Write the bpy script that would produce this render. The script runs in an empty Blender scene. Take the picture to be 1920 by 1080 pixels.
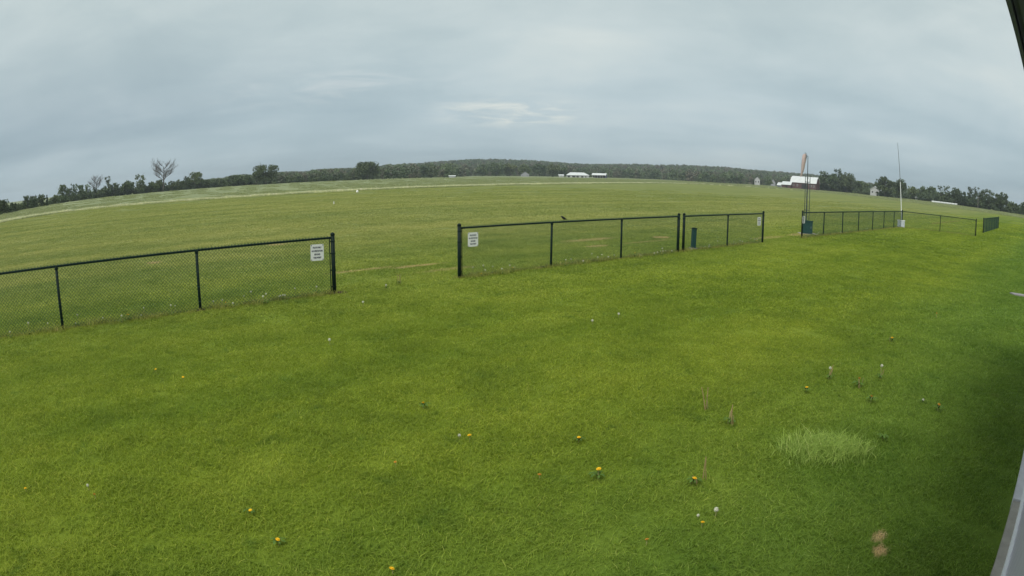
import bpy, math, random
import numpy as np
from mathutils import Matrix, Vector

R = math.radians
sc = bpy.context.scene
COL = sc.collection

# ------------------------------------------------------------------ camera
# a wide security-camera lens with barrel distortion, 2.53 m up on the clubhouse wall
CAM_H = 2.5275
PITCH, ROLL = 0.179900, 0.0062134
LENS_F, LENS_K3 = 1196.64, 0.0805027          # focal length in 1920-wide pixels, cubic distortion
cd = bpy.data.cameras.new('camera')
cam = bpy.data.objects.new('camera', cd)
COL.objects.link(cam)
sc.camera = cam
fwd = Vector((0, math.cos(PITCH), -math.sin(PITCH)))
upv = Vector((0, math.sin(PITCH), math.cos(PITCH)))
xv = Vector((1, 0, 0))
xr = math.cos(ROLL) * xv + math.sin(ROLL) * upv
ur = -math.sin(ROLL) * xv + math.cos(ROLL) * upv
m = Matrix((xr, ur, -fwd)).transposed().to_4x4()
m.translation = (0, 0, CAM_H)
cam.matrix_world = m
cd.clip_start, cd.clip_end = 0.01, 20000
cd.sensor_fit = 'HORIZONTAL'
cd.sensor_width, cd.sensor_height = 36.0, 20.25
cd.lens = 36 / 1920 * LENS_F
cd.type = 'PANO'
c1 = (1920 / 36) / LENS_F
for holder in (cd, getattr(cd, 'cycles', None)):
    if holder is None or not hasattr(holder, 'fisheye_polynomial_k1'):
        continue
    holder.panorama_type = 'FISHEYE_LENS_POLYNOMIAL'
    holder.fisheye_fov = R(180)
    holder.fisheye_polynomial_k0 = 0
    holder.fisheye_polynomial_k1 = -c1
    holder.fisheye_polynomial_k2 = 0
    holder.fisheye_polynomial_k3 = -LENS_K3 * c1 ** 3
    holder.fisheye_polynomial_k4 = 0

# ------------------------------------------------------------------ world, sun, exposure
D = np.array([0.77068955, 0.63721081])         # along the fence and the clubhouse wall
N = np.array([-0.63721081, 0.77068955])        # from the clubhouse out towards the field
SUN_EL = R(53)
SUN_DIR = Vector((-0.50, -0.87, 0)).normalized() * math.cos(SUN_EL) + Vector((0, 0, math.sin(SUN_EL)))

w = bpy.data.worlds.new('World')
sc.world = w
w.use_nodes = True
nt = w.node_tree
nt.nodes.clear()


def nd(nt, t, **kw):
    n = nt.nodes.new(t)
    for k, v in kw.items():
        if k == 'inp':
            for kk, vv in v.items():
                n.inputs[kk].default_value = vv
        else:
            setattr(n, k, v)
    return n


def mth(nt, op, a, b=None, c=None, clamp=False):
    n = nt.nodes.new('ShaderNodeMath')
    n.operation = op
    n.use_clamp = clamp
    for i, v in enumerate((a, b, c)):
        if v is None:
            continue
        if isinstance(v, (int, float)):
            n.inputs[i].default_value = v
        else:
            nt.links.new(v, n.inputs[i])
    return n.outputs[0]


def mixc(nt, fac, a, b, blend='MIX'):
    n = nt.nodes.new('ShaderNodeMix')
    n.data_type = 'RGBA'
    n.blend_type = blend
    for s, v in ((0, fac), (6, a), (7, b)):
        if isinstance(v, (int, float)):
            n.inputs[s].default_value = v
        elif isinstance(v, (tuple, list)):
            n.inputs[s].default_value = (*v[:3], 1)
        else:
            nt.links.new(v, n.inputs[s])
    return n.outputs[2]


def ramp(nt, fac, stops, interp='LINEAR'):
    n = nt.nodes.new('ShaderNodeValToRGB')
    n.color_ramp.interpolation = interp
    e = n.color_ramp.elements
    while len(e) < len(stops):
        e.new(0.5)
    for el, (p, c) in zip(e, stops):
        el.position = p
        el.color = (*c, 1) if len(c) == 3 else c
    nt.links.new(fac, n.inputs[0])
    return n.outputs[0]


def noise(nt, vec, scale, detail=4, rough=0.55, dist=0.0, dim='3D'):
    n = nt.nodes.new('ShaderNodeTexNoise')
    n.noise_dimensions = dim
    n.inputs['Scale'].default_value = scale
    n.inputs['Detail'].default_value = detail
    n.inputs['Roughness'].default_value = rough
    n.inputs['Distortion'].default_value = dist
    if vec is not None:
        nt.links.new(vec, n.inputs['Vector'])
    return n.outputs[0]


def smooth(nt, v, a, b):
    n = nt.nodes.new('ShaderNodeMapRange')
    n.interpolation_type = 'SMOOTHSTEP'
    n.inputs[1].default_value, n.inputs[2].default_value = a, b
    nt.links.new(v, n.inputs[0])
    return n.outputs[0]


sky = nd(nt, 'ShaderNodeTexSky', sky_type='NISHITA', sun_disc=False, sun_elevation=SUN_EL,
         sun_rotation=math.atan2(SUN_DIR.x, SUN_DIR.y), air_density=1.2, dust_density=3.0)
skyc = nd(nt, 'ShaderNodeVectorMath', operation='SCALE')
skyc.inputs[3].default_value = 0.10
nt.links.new(sky.outputs[0], skyc.inputs[0])
tc = nd(nt, 'ShaderNodeTexCoord')
sep = nd(nt, 'ShaderNodeSeparateXYZ')
nt.links.new(tc.outputs['Generated'], sep.inputs[0])
z = mth(nt, 'MAXIMUM', sep.outputs[2], 0.0)
den = mth(nt, 'ADD', z, 0.10)
comb = nd(nt, 'ShaderNodeCombineXYZ')
nt.links.new(mth(nt, 'DIVIDE', sep.outputs[0], den), comb.inputs[0])
nt.links.new(mth(nt, 'DIVIDE', sep.outputs[1], den), comb.inputs[1])
comb.inputs[2].default_value = 3.7
pl = comb.outputs[0]
mp = nd(nt, 'ShaderNodeMapping')
mp.inputs['Scale'].default_value = (0.75, 1.0, 1)
mp.inputs['Rotation'].default_value = (0, 0, R(12))
nt.links.new(pl, mp.inputs[0])
n1 = noise(nt, mp.outputs[0], 0.42, 4, 0.5, 0.3)
n2 = noise(nt, mp.outputs[0], 1.5, 6, 0.55, 0.2)
mp5 = nd(nt, 'ShaderNodeMapping')
mp5.inputs['Scale'].default_value = (1, 1, 2.4)
nt.links.new(tc.outputs['Generated'], mp5.inputs[0])
n5 = noise(nt, mp5.outputs[0], 4.2, 7, 0.58, 0.5)
dens = mth(nt, 'ADD', mth(nt, 'ADD', mth(nt, 'MULTIPLY', n1, 0.58), mth(nt, 'MULTIPLY', n2, 0.14)), mth(nt, 'MULTIPLY', n5, 0.28))
# the deck of cloud, from its thick grey-blue parts to its thin bright ones
deck = ramp(nt, dens, [(0.36, (0.360, 0.452, 0.490)), (0.47, (0.420, 0.512, 0.545)),
                       (0.56, (0.490, 0.575, 0.600)), (0.66, (0.580, 0.645, 0.645))])
# the deck thins and brightens overhead
hi = ramp(nt, z, [(0.0, (0.86, 0.91, 0.95)), (0.10, (0.88, 0.91, 0.94)), (0.20, (0.99, 0.98, 0.96)), (0.32, (1.10, 1.05, 0.99)), (1.0, (1.15, 1.10, 1.03))])
deck = mixc(nt, 1.0, deck, hi, 'MULTIPLY')
# ragged bright gaps low over the hill
sp2 = nd(nt, 'ShaderNodeSeparateXYZ')
nt.links.new(pl, sp2.inputs[0])
def bank(cx, cy, rx, ry):
    a = mth(nt, 'DIVIDE', mth(nt, 'SUBTRACT', sp2.outputs[0], cx), rx)
    b = mth(nt, 'DIVIDE', mth(nt, 'SUBTRACT', sp2.outputs[1], cy), ry)
    return smooth(nt, mth(nt, 'SQRT', mth(nt, 'ADD', mth(nt, 'MULTIPLY', a, a), mth(nt, 'MULTIPLY', b, b))), 1.0, 0.15)
n3 = noise(nt, mp.outputs[0], 2.6, 8, 0.66, 0.6)
gap = mth(nt, 'MULTIPLY', bank(0.0, 5.1, 0.85, 0.9), smooth(nt, n3, 0.40, 0.68))
gap2 = mth(nt, 'MULTIPLY', bank(-1.2, 3.9, 1.3, 0.9), smooth(nt, n3, 0.44, 0.74))
deck = mixc(nt, mth(nt, 'MULTIPLY', gap, 0.85), deck, (0.74, 0.75, 0.68))
deck = mixc(nt, mth(nt, 'MULTIPLY', gap2, 0.42), deck, (0.62, 0.66, 0.66))
# a thicker, darker bank low on the left
deck = mixc(nt, mth(nt, 'MULTIPLY', bank(-3.6, 3.4, 3.2, 2.6), 0.80), deck, mixc(nt, 1.0, deck, (0.78, 0.80, 0.83), 'MULTIPLY'))
full = mixc(nt, 0.93, skyc.outputs[0], deck)
bg = nd(nt, 'ShaderNodeBackground')
bg.inputs[1].default_value = 0.655
nt.links.new(full, bg.inputs[0])
wo = nd(nt, 'ShaderNodeOutputWorld')
nt.links.new(bg.outputs[0], wo.inputs[0])

sl = bpy.data.lights.new('sun', 'SUN')
sl.energy = 1.5
sl.angle = R(28)
sl.color = (1.0, 0.96, 0.88)
sun = bpy.data.objects.new('sun', sl)
COL.objects.link(sun)
sun.rotation_euler = SUN_DIR.to_track_quat('Z', 'Y').to_euler()

sc.view_settings.view_transform = 'Standard'
sc.view_settings.look = 'None'
sc.view_settings.exposure = 0.88
sc.view_settings.gamma = 1.0
sc.view_settings.use_curve_mapping = False
sc.render.engine = 'CYCLES'
sc.cycles.max_bounces = 8
sc.cycles.diffuse_bounces = 5
sc.cycles.glossy_bounces = 2
sc.cycles.transmission_bounces = 4
sc.cycles.transparent_max_bounces = 4
sc.cycles.volume_bounces = 0
sc.cycles.use_denoising = True
sc.cycles.denoiser = 'OPENIMAGEDENOISE'
sc.cycles.denoising_input_passes = 'RGB_ALBEDO_NORMAL'
sc.cycles.denoising_prefilter = 'ACCURATE'

# ------------------------------------------------------------------ helpers
class MB:
    """Collects shapes into one mesh."""
    def __init__(s):
        s.v, s.f, s.mi = [], [], []

    def add(s, vs, fs, mi=0):
        o = len(s.v)
        s.v += [tuple(map(float, p)) for p in vs]
        s.f += [tuple(o + i for i in f) for f in fs]
        s.mi += [mi] * len(fs)
        return s

    def box(s, lo, hi, mi=0):
        x0, y0, z0 = lo
        x1, y1, z1 = hi
        return s.add([(x0, y0, z0), (x1, y0, z0), (x1, y1, z0), (x0, y1, z0), (x0, y0, z1), (x1, y0, z1), (x1, y1, z1), (x0, y1, z1)],
                     [(0, 3, 2, 1), (4, 5, 6, 7), (0, 1, 5, 4), (1, 2, 6, 5), (2, 3, 7, 6), (3, 0, 4, 7)], mi)

    def tube(s, pts, rad, n=8, mi=0, cap=True):
        pts = [Vector(p) for p in pts]
        if not hasattr(rad, '__len__'):
            rad = [rad] * len(pts)
        vs, fs = [], []
        for i, p in enumerate(pts):
            t = (pts[min(i + 1, len(pts) - 1)] - pts[max(i - 1, 0)]).normalized()
            a = Vector((0, 0, 1)) if abs(t.z) < 0.9 else Vector((1, 0, 0))
            u = t.cross(a).normalized()
            v = u.cross(t)
            for k in range(n):
                th = 2 * math.pi * k / n
                vs.append(p + (u * math.cos(th) + v * math.sin(th)) * rad[i])
        for i in range(len(pts) - 1):
            for k in range(n):
                k2 = (k + 1) % n
                fs.append((i * n + k, (i + 1) * n + k, (i + 1) * n + k2, i * n + k2))
        if cap:
            fs.append(tuple(range(n)))
            fs.append(tuple(reversed(range((len(pts) - 1) * n, len(pts) * n))))
        return s.add(vs, fs, mi)

    def lathe(s, prof, n=12, c=(0, 0, 0), mi=0):
        vs, fs = [], []
        for r, zz in prof:
            for k in range(n):
                th = 2 * math.pi * k / n
                vs.append((c[0] + r * math.cos(th), c[1] + r * math.sin(th), c[2] + zz))
        for i in range(len(prof) - 1):
            for k in range(n):
                k2 = (k + 1) % n
                fs.append((i * n + k, i * n + k2, (i + 1) * n + k2, (i + 1) * n + k))
        fs.append(tuple(reversed(range(n))))
        fs.append(tuple(range((len(prof) - 1) * n, len(prof) * n)))
        return s.add(vs, fs, mi)

    def prism(s, poly, axis, a, b, mi=0):
        """poly in the two other axes (in order), swept along axis from a to b"""
        n = len(poly)
        def P(q, t):
            return {0: (t, q[0], q[1]), 1: (q[0], t, q[1]), 2: (q[0], q[1], t)}[axis]
        vs = [P(q, a) for q in poly] + [P(q, b) for q in poly]
        fs = [(i, (i + 1) % n, n + (i + 1) % n, n + i) for i in range(n)]
        fs += [tuple(reversed(range(n))), tuple(range(n, 2 * n))]
        return s.add(vs, fs, mi)

    def mesh(s, name, mats, smooth_=False):
        me = bpy.data.meshes.new(name)
        me.from_pydata(s.v, [], s.f)
        for mt in (mats if isinstance(mats, (list, tuple)) else [mats]):
            me.materials.append(mt)
        if any(s.mi):
            me.polygons.foreach_set('material_index', s.mi)
        import bmesh
        bm = bmesh.new()
        bm.from_mesh(me)
        bmesh.ops.recalc_face_normals(bm, faces=bm.faces)
        bm.to_mesh(me)
        bm.free()
        if smooth_:
            me.polygons.foreach_set('use_smooth', [True] * len(me.polygons))
        me.update()
        return me

    def build(s, name, mats, parent=None, smooth_=False, **kw):
        return link(name, s.mesh(name, mats, smooth_), parent, **kw)


def link(name, data, parent=None, loc=None, rot=None, **props):
    o = bpy.data.objects.new(name, data)
    COL.objects.link(o)
    if parent is not None:
        o.parent = parent
    if loc is not None:
        o.location = loc
    if rot is not None:
        o.rotation_euler = rot
    for k, v in props.items():
        if v is not None:
            o[k] = v
    return o


def thing(name, label, category, loc=(0, 0, 0), rz=0.0, group=None):
    o = link(name, None, None, loc, (0, 0, rz), label=label, category=category, group=group)
    o.empty_display_size = 0.2
    return o


def quads_mesh(name, verts, nper, mat, tone=None):
    """verts: (n*nper,3) array of separate nper-gons"""
    nf = len(verts) // nper
    me = bpy.data.meshes.new(name)
    me.vertices.add(len(verts))
    me.vertices.foreach_set('co', np.asarray(verts, np.float32).ravel())
    me.loops.add(len(verts))
    me.loops.foreach_set('vertex_index', np.arange(len(verts), dtype=np.int32))
    me.polygons.add(nf)
    me.polygons.foreach_set('loop_start', np.arange(0, len(verts), nper, dtype=np.int32))
    me.polygons.foreach_set('loop_total', np.full(nf, nper, np.int32))
    if tone is not None:
        at = me.attributes.new('tone', 'FLOAT', 'POINT')
        at.data.foreach_set('value', np.asarray(tone, np.float32))
    me.materials.append(mat)
    me.update()
    me.validate()
    return me


# ------------------------------------------------------------------ materials
def mat(name, color, rough=0.6, spec=0.3, metal=0.0, vary=0.0, scale=8.0, bump=0.0, bscale=60.0):
    mt = bpy.data.materials.new(name)
    mt.use_nodes = True
    nt = mt.node_tree
    b = nt.nodes['Principled BSDF']
    b.inputs['Roughness'].default_value = rough
    b.inputs['Specular IOR Level'].default_value = spec
    b.inputs['Metallic'].default_value = metal
    if vary > 0 or bump > 0:
        t = nd(nt, 'ShaderNodeTexCoord')
        f = noise(nt, t.outputs['Object'], scale, 5, 0.6)
        lo = tuple(max(0, c * (1 - vary)) for c in color)
        hi_ = tuple(min(1, c * (1 + vary)) for c in color)
        nt.links.new(ramp(nt, f, [(0.3, lo), (0.7, hi_)]), b.inputs['Base Color'])
        if bump > 0:
            bp = nd(nt, 'ShaderNodeBump')
            bp.inputs['Strength'].default_value = bump
            bp.inputs['Distance'].default_value = 0.01
            nt.links.new(noise(nt, t.outputs['Object'], bscale, 4), bp.inputs['Height'])
            nt.links.new(bp.outputs[0], b.inputs['Normal'])
    else:
        b.inputs['Base Color'].default_value = (*color, 1)
    return mt


STAINS = [  # worn dry turf: centre x, y, half-size along fence, half-size across, strength
    (2.97, 24.35, 1.5, 0.35, 0.55), (3.0, 22.2, 0.55, 0.22, 0.6), (5.2, 24.0, 1.6, 0.16, 0.35), (-11.84, 18.13, 0.28, 0.32, 0.75),
    (-8.94, 22.77, 0.5, 0.3, 0.6), (-4.0, 16.35, 1.1, 0.13, 0.6), (-2.6, 17.15, 0.9, 0.15, 0.7), (-1.6, 16.6, 0.9, 0.2, 0.35),
    (2.79, 3.42, 0.10, 0.055, 0.9), (2.70, 3.235, 0.09, 0.06, 1.0),
    (6.2, 25.8, 0.5, 0.35, 0.7), (6.3, 21.75, 0.8, 0.25, 0.35), (11.8, 27.2, 1.6, 0.35, 0.35), (14.7, 29.6, 1.6, 0.45, 0.5),
]


def turf_group():
    """Colour of the turf at a world position: lawn by the clubhouse, drier flying field past the fence, worn patches."""
    g = bpy.data.node_groups.new('turf_colour', 'ShaderNodeTree')
    g.interface.new_socket('Color', in_out='OUTPUT', socket_type='NodeSocketColor')
    out = g.nodes.new('NodeGroupOutput')
    geo = nd(g, 'ShaderNodeNewGeometry')
    P = geo.outputs['Position']
    flat = nd(g, 'ShaderNodeVectorMath', operation='MULTIPLY')
    flat.inputs[1].default_value = (1, 1, 0)
    g.links.new(P, flat.inputs[0])
    P = flat.outputs[0]
    def dot(vx, vy):
        n = nd(g, 'ShaderNodeVectorMath', operation='DOT_PRODUCT')
        n.inputs[1].default_value = (vx, vy, 0)
        g.links.new(P, n.inputs[0])
        return n.outputs['Value']
    across, along = dot(*N), dot(*D)
    big = noise(g, P, 0.13, 4, 0.55)
    med = noise(g, P, 0.75, 5, 0.6, 0.3)
    fine = noise(g, P, 4.5, 4, 0.65)
    wob = mth(g, 'ADD', across, mth(g, 'MULTIPLY', mth(g, 'SUBTRACT', big, 0.5), 3.0))
    lawn = ramp(g, mth(g, 'ADD', mth(g, 'MULTIPLY', big, 0.45), mth(g, 'MULTIPLY', med, 0.55)),
                [(0.30, (0.095, 0.146, 0.016)), (0.48, (0.161, 0.217, 0.022)), (0.66, (0.213, 0.262, 0.032))])
    wall_side = ramp(g, med, [(0.3, (0.100, 0.168, 0.022)), (0.7, (0.152, 0.225, 0.034))])  # lawn turns a deeper green towards the clubhouse wall
    lawn = mixc(g, smooth(g, wob, 4.6, 1.2), lawn, wall_side)
    fieldc = ramp(g, mth(g, 'ADD', mth(g, 'MULTIPLY', big, 0.45), mth(g, 'MULTIPLY', med, 0.55)),
                  [(0.32, (0.160, 0.198, 0.052)), (0.50, (0.218, 0.244, 0.076)), (0.66, (0.262, 0.280, 0.098))])
    col = mixc(g, smooth(g, wob, 7.0, 27.0), lawn, fieldc)
    # long mowing passes across the flying field
    pas = nd(g, 'ShaderNodeCombineXYZ')
    g.links.new(mth(g, 'MULTIPLY', along, 0.02), pas.inputs[0])
    g.links.new(mth(g, 'MULTIPLY', across, 0.30), pas.inputs[1])
    pn = noise(g, pas.outputs[0], 1.0, 4, 0.6)
    col = mixc(g, smooth(g, pn, 0.35, 0.65), mixc(g, 1.0, col, (0.74, 0.82, 0.78), 'MULTIPLY'), col)
    # small dark lush tufts and thin straw-coloured places
    v1 = noise(g, P, 2.4, 4, 0.6, 0.5)
    col = mixc(g, mth(g, 'MULTIPLY', smooth(g, v1, 0.59, 0.72), 0.50), col, (0.045, 0.100, 0.012))
    v2 = noise(g, P, 1.1, 6, 0.7, 0.2)
    col = mixc(g, mth(g, 'MULTIPLY', smooth(g, v2, 0.62, 0.80), 0.35), col, (0.24, 0.225, 0.085))
    # worn patches
    edge = mth(g, 'MULTIPLY', mth(g, 'SUBTRACT', noise(g, P, 2.6, 5, 0.65), 0.5), 1.6)
    edge_fine = mth(g, 'MULTIPLY', mth(g, 'SUBTRACT', noise(g, P, 19, 5, 0.7), 0.5), 2.6)
    for (x, y, a, b, s) in STAINS:
        da = mth(g, 'DIVIDE', mth(g, 'SUBTRACT', along, float(D[0] * x + D[1] * y)), a)
        db = mth(g, 'DIVIDE', mth(g, 'SUBTRACT', across, float(N[0] * x + N[1] * y)), b)
        r = mth(g, 'SQRT', mth(g, 'ADD', mth(g, 'MULTIPLY', da, da), mth(g, 'MULTIPLY', db, db)))
        f = smooth(g, mth(g, 'ADD', r, edge if a > .2 else edge_fine), 1.25, 0.55)
        col = mixc(g, mth(g, 'MULTIPLY', f, s), col, (0.36, 0.29, 0.155))
    col = mixc(g, mth(g, 'MULTIPLY', smooth(g, fine, 0.38, 0.7), 0.30), mixc(g, 1.0, col, (0.90, 0.90, 0.9), 'MULTIPLY'),
               mixc(g, 1.0, col, (1.22, 1.18, 1.1), 'MULTIPLY'))
    g.links.new(col, out.inputs[0])
    return g


TURF = turf_group()


def turf_ground_mat():
    mt = bpy.data.materials.new('turf_ground')
    mt.use_nodes = True
    nt = mt.node_tree
    b = nt.nodes['Principled BSDF']
    b.inputs['Roughness'].default_value = 0.9
    b.inputs['Specular IOR Level'].default_value = 0.1
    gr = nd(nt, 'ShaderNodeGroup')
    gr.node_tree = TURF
    geo = nd(nt, 'ShaderNodeNewGeometry')
    f = noise(nt, geo.outputs['Position'], 22, 4, 0.7)
    c = mixc(nt, 1.0, gr.outputs[0], ramp(nt, f, [(0.3, (0.8, 0.8, 0.75)), (0.72, (1.15, 1.12, 1.05))]), 'MULTIPLY')
    nt.links.new(c, b.inputs['Base Color'])
    bp = nd(nt, 'ShaderNodeBump')
    bp.inputs['Strength'].default_value = 0.6
    bp.inputs['Distance'].default_value = 0.03
    nt.links.new(noise(nt, geo.outputs['Position'], 9, 6, 0.7), bp.inputs['Height'])
    nt.links.new(bp.outputs[0], b.inputs['Normal'])
    return mt


def blade_mat(name, tint=(1, 1, 1), mixcol=None, mixfac=0.0):
    mt = bpy.data.materials.new(name)
    mt.use_nodes = True
    nt = mt.node_tree
    b = nt.nodes['Principled BSDF']
    b.inputs['Roughness'].default_value = 0.55
    b.inputs['Specular IOR Level'].default_value = 0.25
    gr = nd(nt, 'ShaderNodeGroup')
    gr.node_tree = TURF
    at = nd(nt, 'ShaderNodeAttribute', attribute_name='tone')
    c = gr.outputs[0]
    if mixcol:
        c = mixc(nt, mixfac, c, mixcol)
    c = mixc(nt, 1.0, c, tint, 'MULTIPLY')
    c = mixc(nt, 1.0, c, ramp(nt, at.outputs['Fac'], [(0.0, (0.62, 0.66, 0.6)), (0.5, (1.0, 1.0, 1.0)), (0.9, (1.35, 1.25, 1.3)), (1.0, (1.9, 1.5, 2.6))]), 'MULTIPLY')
    nt.links.new(c, b.inputs['Base Color'])
    tr = nd(nt, 'ShaderNodeBsdfTranslucent')
    nt.links.new(c, tr.inputs[0])
    mx = nd(nt, 'ShaderNodeMixShader')
    mx.inputs[0].default_value = 0.45
    nt.links.new(b.outputs[0], mx.inputs[1])
    nt.links.new(tr.outputs[0], mx.inputs[2])
    nt.links.new(mx.outputs[0], nt.nodes['Material Output'].inputs[0])
    return mt


def leaf_mat(name, lo, hi_, brown=None):
    """foliage: leaf tone from the mesh, overall tint from one crown to the next"""
    mt = bpy.data.materials.new(name)
    mt.use_nodes = True
    nt = mt.node_tree
    b = nt.nodes['Principled BSDF']
    b.inputs['Roughness'].default_value = 0.6
    b.inputs['Specular IOR Level'].default_value = 0.2
    at = nd(nt, 'ShaderNodeAttribute', attribute_name='tone')
    c = ramp(nt, at.outputs['Fac'], [(0.0, lo), (1.0, hi_)])
    oi = nd(nt, 'ShaderNodeObjectInfo')
    if brown:
        c = mixc(nt, 0.75, c, ramp(nt, oi.outputs['Random'], [(0.0, brown[0]), (0.35, brown[1]), (0.7, brown[2]), (1.0, brown[3])]))
    else:
        c = mixc(nt, 1.0, c, ramp(nt, oi.outputs['Random'], [(0.0, (0.8, 0.85, 0.85)), (1.0, (1.2, 1.12, 1.0))]), 'MULTIPLY')
    nt.links.new(c, b.inputs['Base Color'])
    tr = nd(nt, 'ShaderNodeBsdfTranslucent')
    nt.links.new(c, tr.inputs[0])
    mx = nd(nt, 'ShaderNodeMixShader')
    mx.inputs[0].default_value = 0.25
    nt.links.new(b.outputs[0], mx.inputs[1])
    nt.links.new(tr.outputs[0], mx.inputs[2])
    nt.links.new(mx.outputs[0], nt.nodes['Material Output'].inputs[0])
    return mt


M_GROUND = turf_ground_mat()
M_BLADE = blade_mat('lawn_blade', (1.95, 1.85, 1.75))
M_TALL = blade_mat('pale_tall_grass', (1.75, 1.85, 1.45), (0.24, 0.30, 0.09), 0.75)
M_WEED = blade_mat('fence_weed', (1.9, 1.8, 1.6), (0.20, 0.20, 0.07), 0.6)
M_CROPLEAF = blade_mat('crop_leaf', (1.5, 1.42, 1.3), (0.20, 0.24, 0.115), 0.95)
M_PALEEDGE = blade_mat('seeding_edge_grass', (1.45, 1.45, 1.4), (0.50, 0.51, 0.33), 0.95)
M_LEAF_DARK = leaf_mat('dark_foliage', (0.036, 0.056, 0.030), (0.100, 0.138, 0.062))
M_LEAF_MID = leaf_mat('mid_foliage', (0.055, 0.086, 0.040), (0.140, 0.185, 0.078))
M_LEAF_PALE = leaf_mat('pale_foliage', (0.060, 0.085, 0.040), (0.140, 0.170, 0.070))
M_LEAF_WOOD = leaf_mat('hill_wood_foliage', (0.070, 0.098, 0.060), (0.185, 0.225, 0.125),
                       ((0.075, 0.112, 0.058), (0.140, 0.190, 0.086), (0.110, 0.125, 0.078), (0.180, 0.155, 0.120)))
M_BARK = mat('bark', (0.085, 0.075, 0.065), 0.9, 0.1, vary=0.3, scale=3)
M_GREY_BARK = mat('grey_bark', (0.12, 0.105, 0.095), 0.9, 0.1, vary=0.3, scale=3)
M_FENCE = mat('green_vinyl', (0.004, 0.014, 0.010), 0.6, 0.18, vary=0.25, scale=14)
M_WIRE = mat('green_wire', (0.020, 0.070, 0.064), 0.5, 0.3)
M_SIGN = mat('sign_white', (0.82, 0.81, 0.80), 0.45, 0.4, vary=0.03, scale=12)
M_INK = mat('sign_ink', (0.03, 0.03, 0.07), 0.6, 0.2)
M_TIE = mat('black_tie', (0.015, 0.015, 0.016), 0.5, 0.3)
M_BOXGREEN = mat('dark_green_paint', (0.010, 0.050, 0.048), 0.55, 0.3, vary=0.2, scale=6)
M_CONCRETE = mat('concrete', (0.36, 0.33, 0.29), 0.9, 0.15, vary=0.14, scale=7, bump=0.4, bscale=90)
M_CONCRETE2 = mat('pale_concrete', (0.56, 0.55, 0.57), 0.9, 0.15, vary=0.10, scale=6, bump=0.4, bscale=90)
M_GALV = mat('galvanised_steel', (0.30, 0.32, 0.33), 0.5, 0.5, 0.6, vary=0.2, scale=9)
M_DARKPOLE = mat('dark_pole', (0.045, 0.06, 0.06), 0.5, 0.4, vary=0.2, scale=9)
M_SOCK = mat('faded_sock', (0.52, 0.405, 0.385), 0.85, 0.1, vary=0.12, scale=7)
M_POLEWHITE = mat('white_pole', (0.72, 0.73, 0.74), 0.4, 0.4, vary=0.05, scale=5)
M_POLEDARK = mat('pole_tip', (0.16, 0.17, 0.18), 0.5, 0.4)
M_WHITEBOX = mat('white_cabinet', (0.50, 0.54, 0.58), 0.5, 0.4, vary=0.06, scale=6)
M_ROOFWHITE = mat('white_metal_roof', (0.62, 0.64, 0.64), 0.45, 0.4, vary=0.08, scale=0.6)
M_ROOFGREY = mat('grey_shingle', (0.22, 0.22, 0.24), 0.85, 0.2, vary=0.15, scale=1.5)
M_BARNRED = mat('barn_red', (0.108, 0.060, 0.060), 0.85, 0.15, vary=0.25, scale=1.2)
M_WALLWHITE = mat('white_wall', (0.46, 0.46, 0.47), 0.7, 0.2, vary=0.06, scale=1)
M_WALLGREY = mat('grey_wall', (0.30, 0.30, 0.33), 0.8, 0.2, vary=0.1, scale=1)
M_WALLBLUE = mat('slate_blue_wall', (0.14, 0.14, 0.21), 0.8, 0.2, vary=0.1, scale=1)
M_GLASS = mat('dark_window', (0.035, 0.042, 0.05), 0.15, 0.5)
M_OPENING = mat('dark_opening', (0.03, 0.03, 0.03), 0.9, 0.1)
M_SIDING = mat('grey_steel_siding', (0.54, 0.50, 0.58), 0.45, 0.4, vary=0.04, scale=3)
M_TRIM = mat('white_trim', (0.78, 0.78, 0.78), 0.45, 0.4, vary=0.04, scale=5)
M_SOFFIT = mat('dark_soffit', (0.15, 0.15, 0.20), 0.6, 0.3, vary=0.15, scale=4)
M_SOIL = mat('bare_soil', (0.34, 0.275, 0.175), 0.95, 0.05, vary=0.3, scale=16, bump=0.8, bscale=40)
M_SOILDARK = mat('dark_soil', (0.06, 0.05, 0.03), 0.95, 0.05, vary=0.4, scale=12, bump=0.8, bscale=40)
M_STONE = mat('pale_stone', (0.24, 0.225, 0.23), 0.85, 0.2, vary=0.2, scale=3)
M_BIRD = mat('black_feathers', (0.018, 0.018, 0.02), 0.5, 0.3)
M_YELLOW = mat('dandelion_yellow', (0.80, 0.50, 0.02), 0.7, 0.2, vary=0.12, scale=90)
M_ORANGE = mat('wilting_orange', (0.50, 0.24, 0.03), 0.7, 0.2, vary=0.2, scale=90)
M_PUFF = mat('seed_fluff', (0.62, 0.62, 0.50), 0.9, 0.1, vary=0.08, scale=80)
M_STEM = mat('pale_stem', (0.30, 0.30, 0.12), 0.6, 0.2, vary=0.2, scale=20)
M_BROWNSTEM = mat('brown_stem', (0.36, 0.26, 0.13), 0.7, 0.2, vary=0.2, scale=20)
M_ROSETTE = mat('dandelion_leaf', (0.085, 0.150, 0.030), 0.8, 0.08, vary=0.3, scale=30)
M_DRYLEAF = mat('dry_leaf', (0.26, 0.15, 0.08), 0.8, 0.2, vary=0.25, scale=30)
M_MARKER = mat('white_marker', (0.78, 0.78, 0.74), 0.5, 0.3, vary=0.04, scale=6)
M_WOODPOLE = mat('weathered_pole', (0.20, 0.19, 0.17), 0.9, 0.1, vary=0.2, scale=2)


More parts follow.
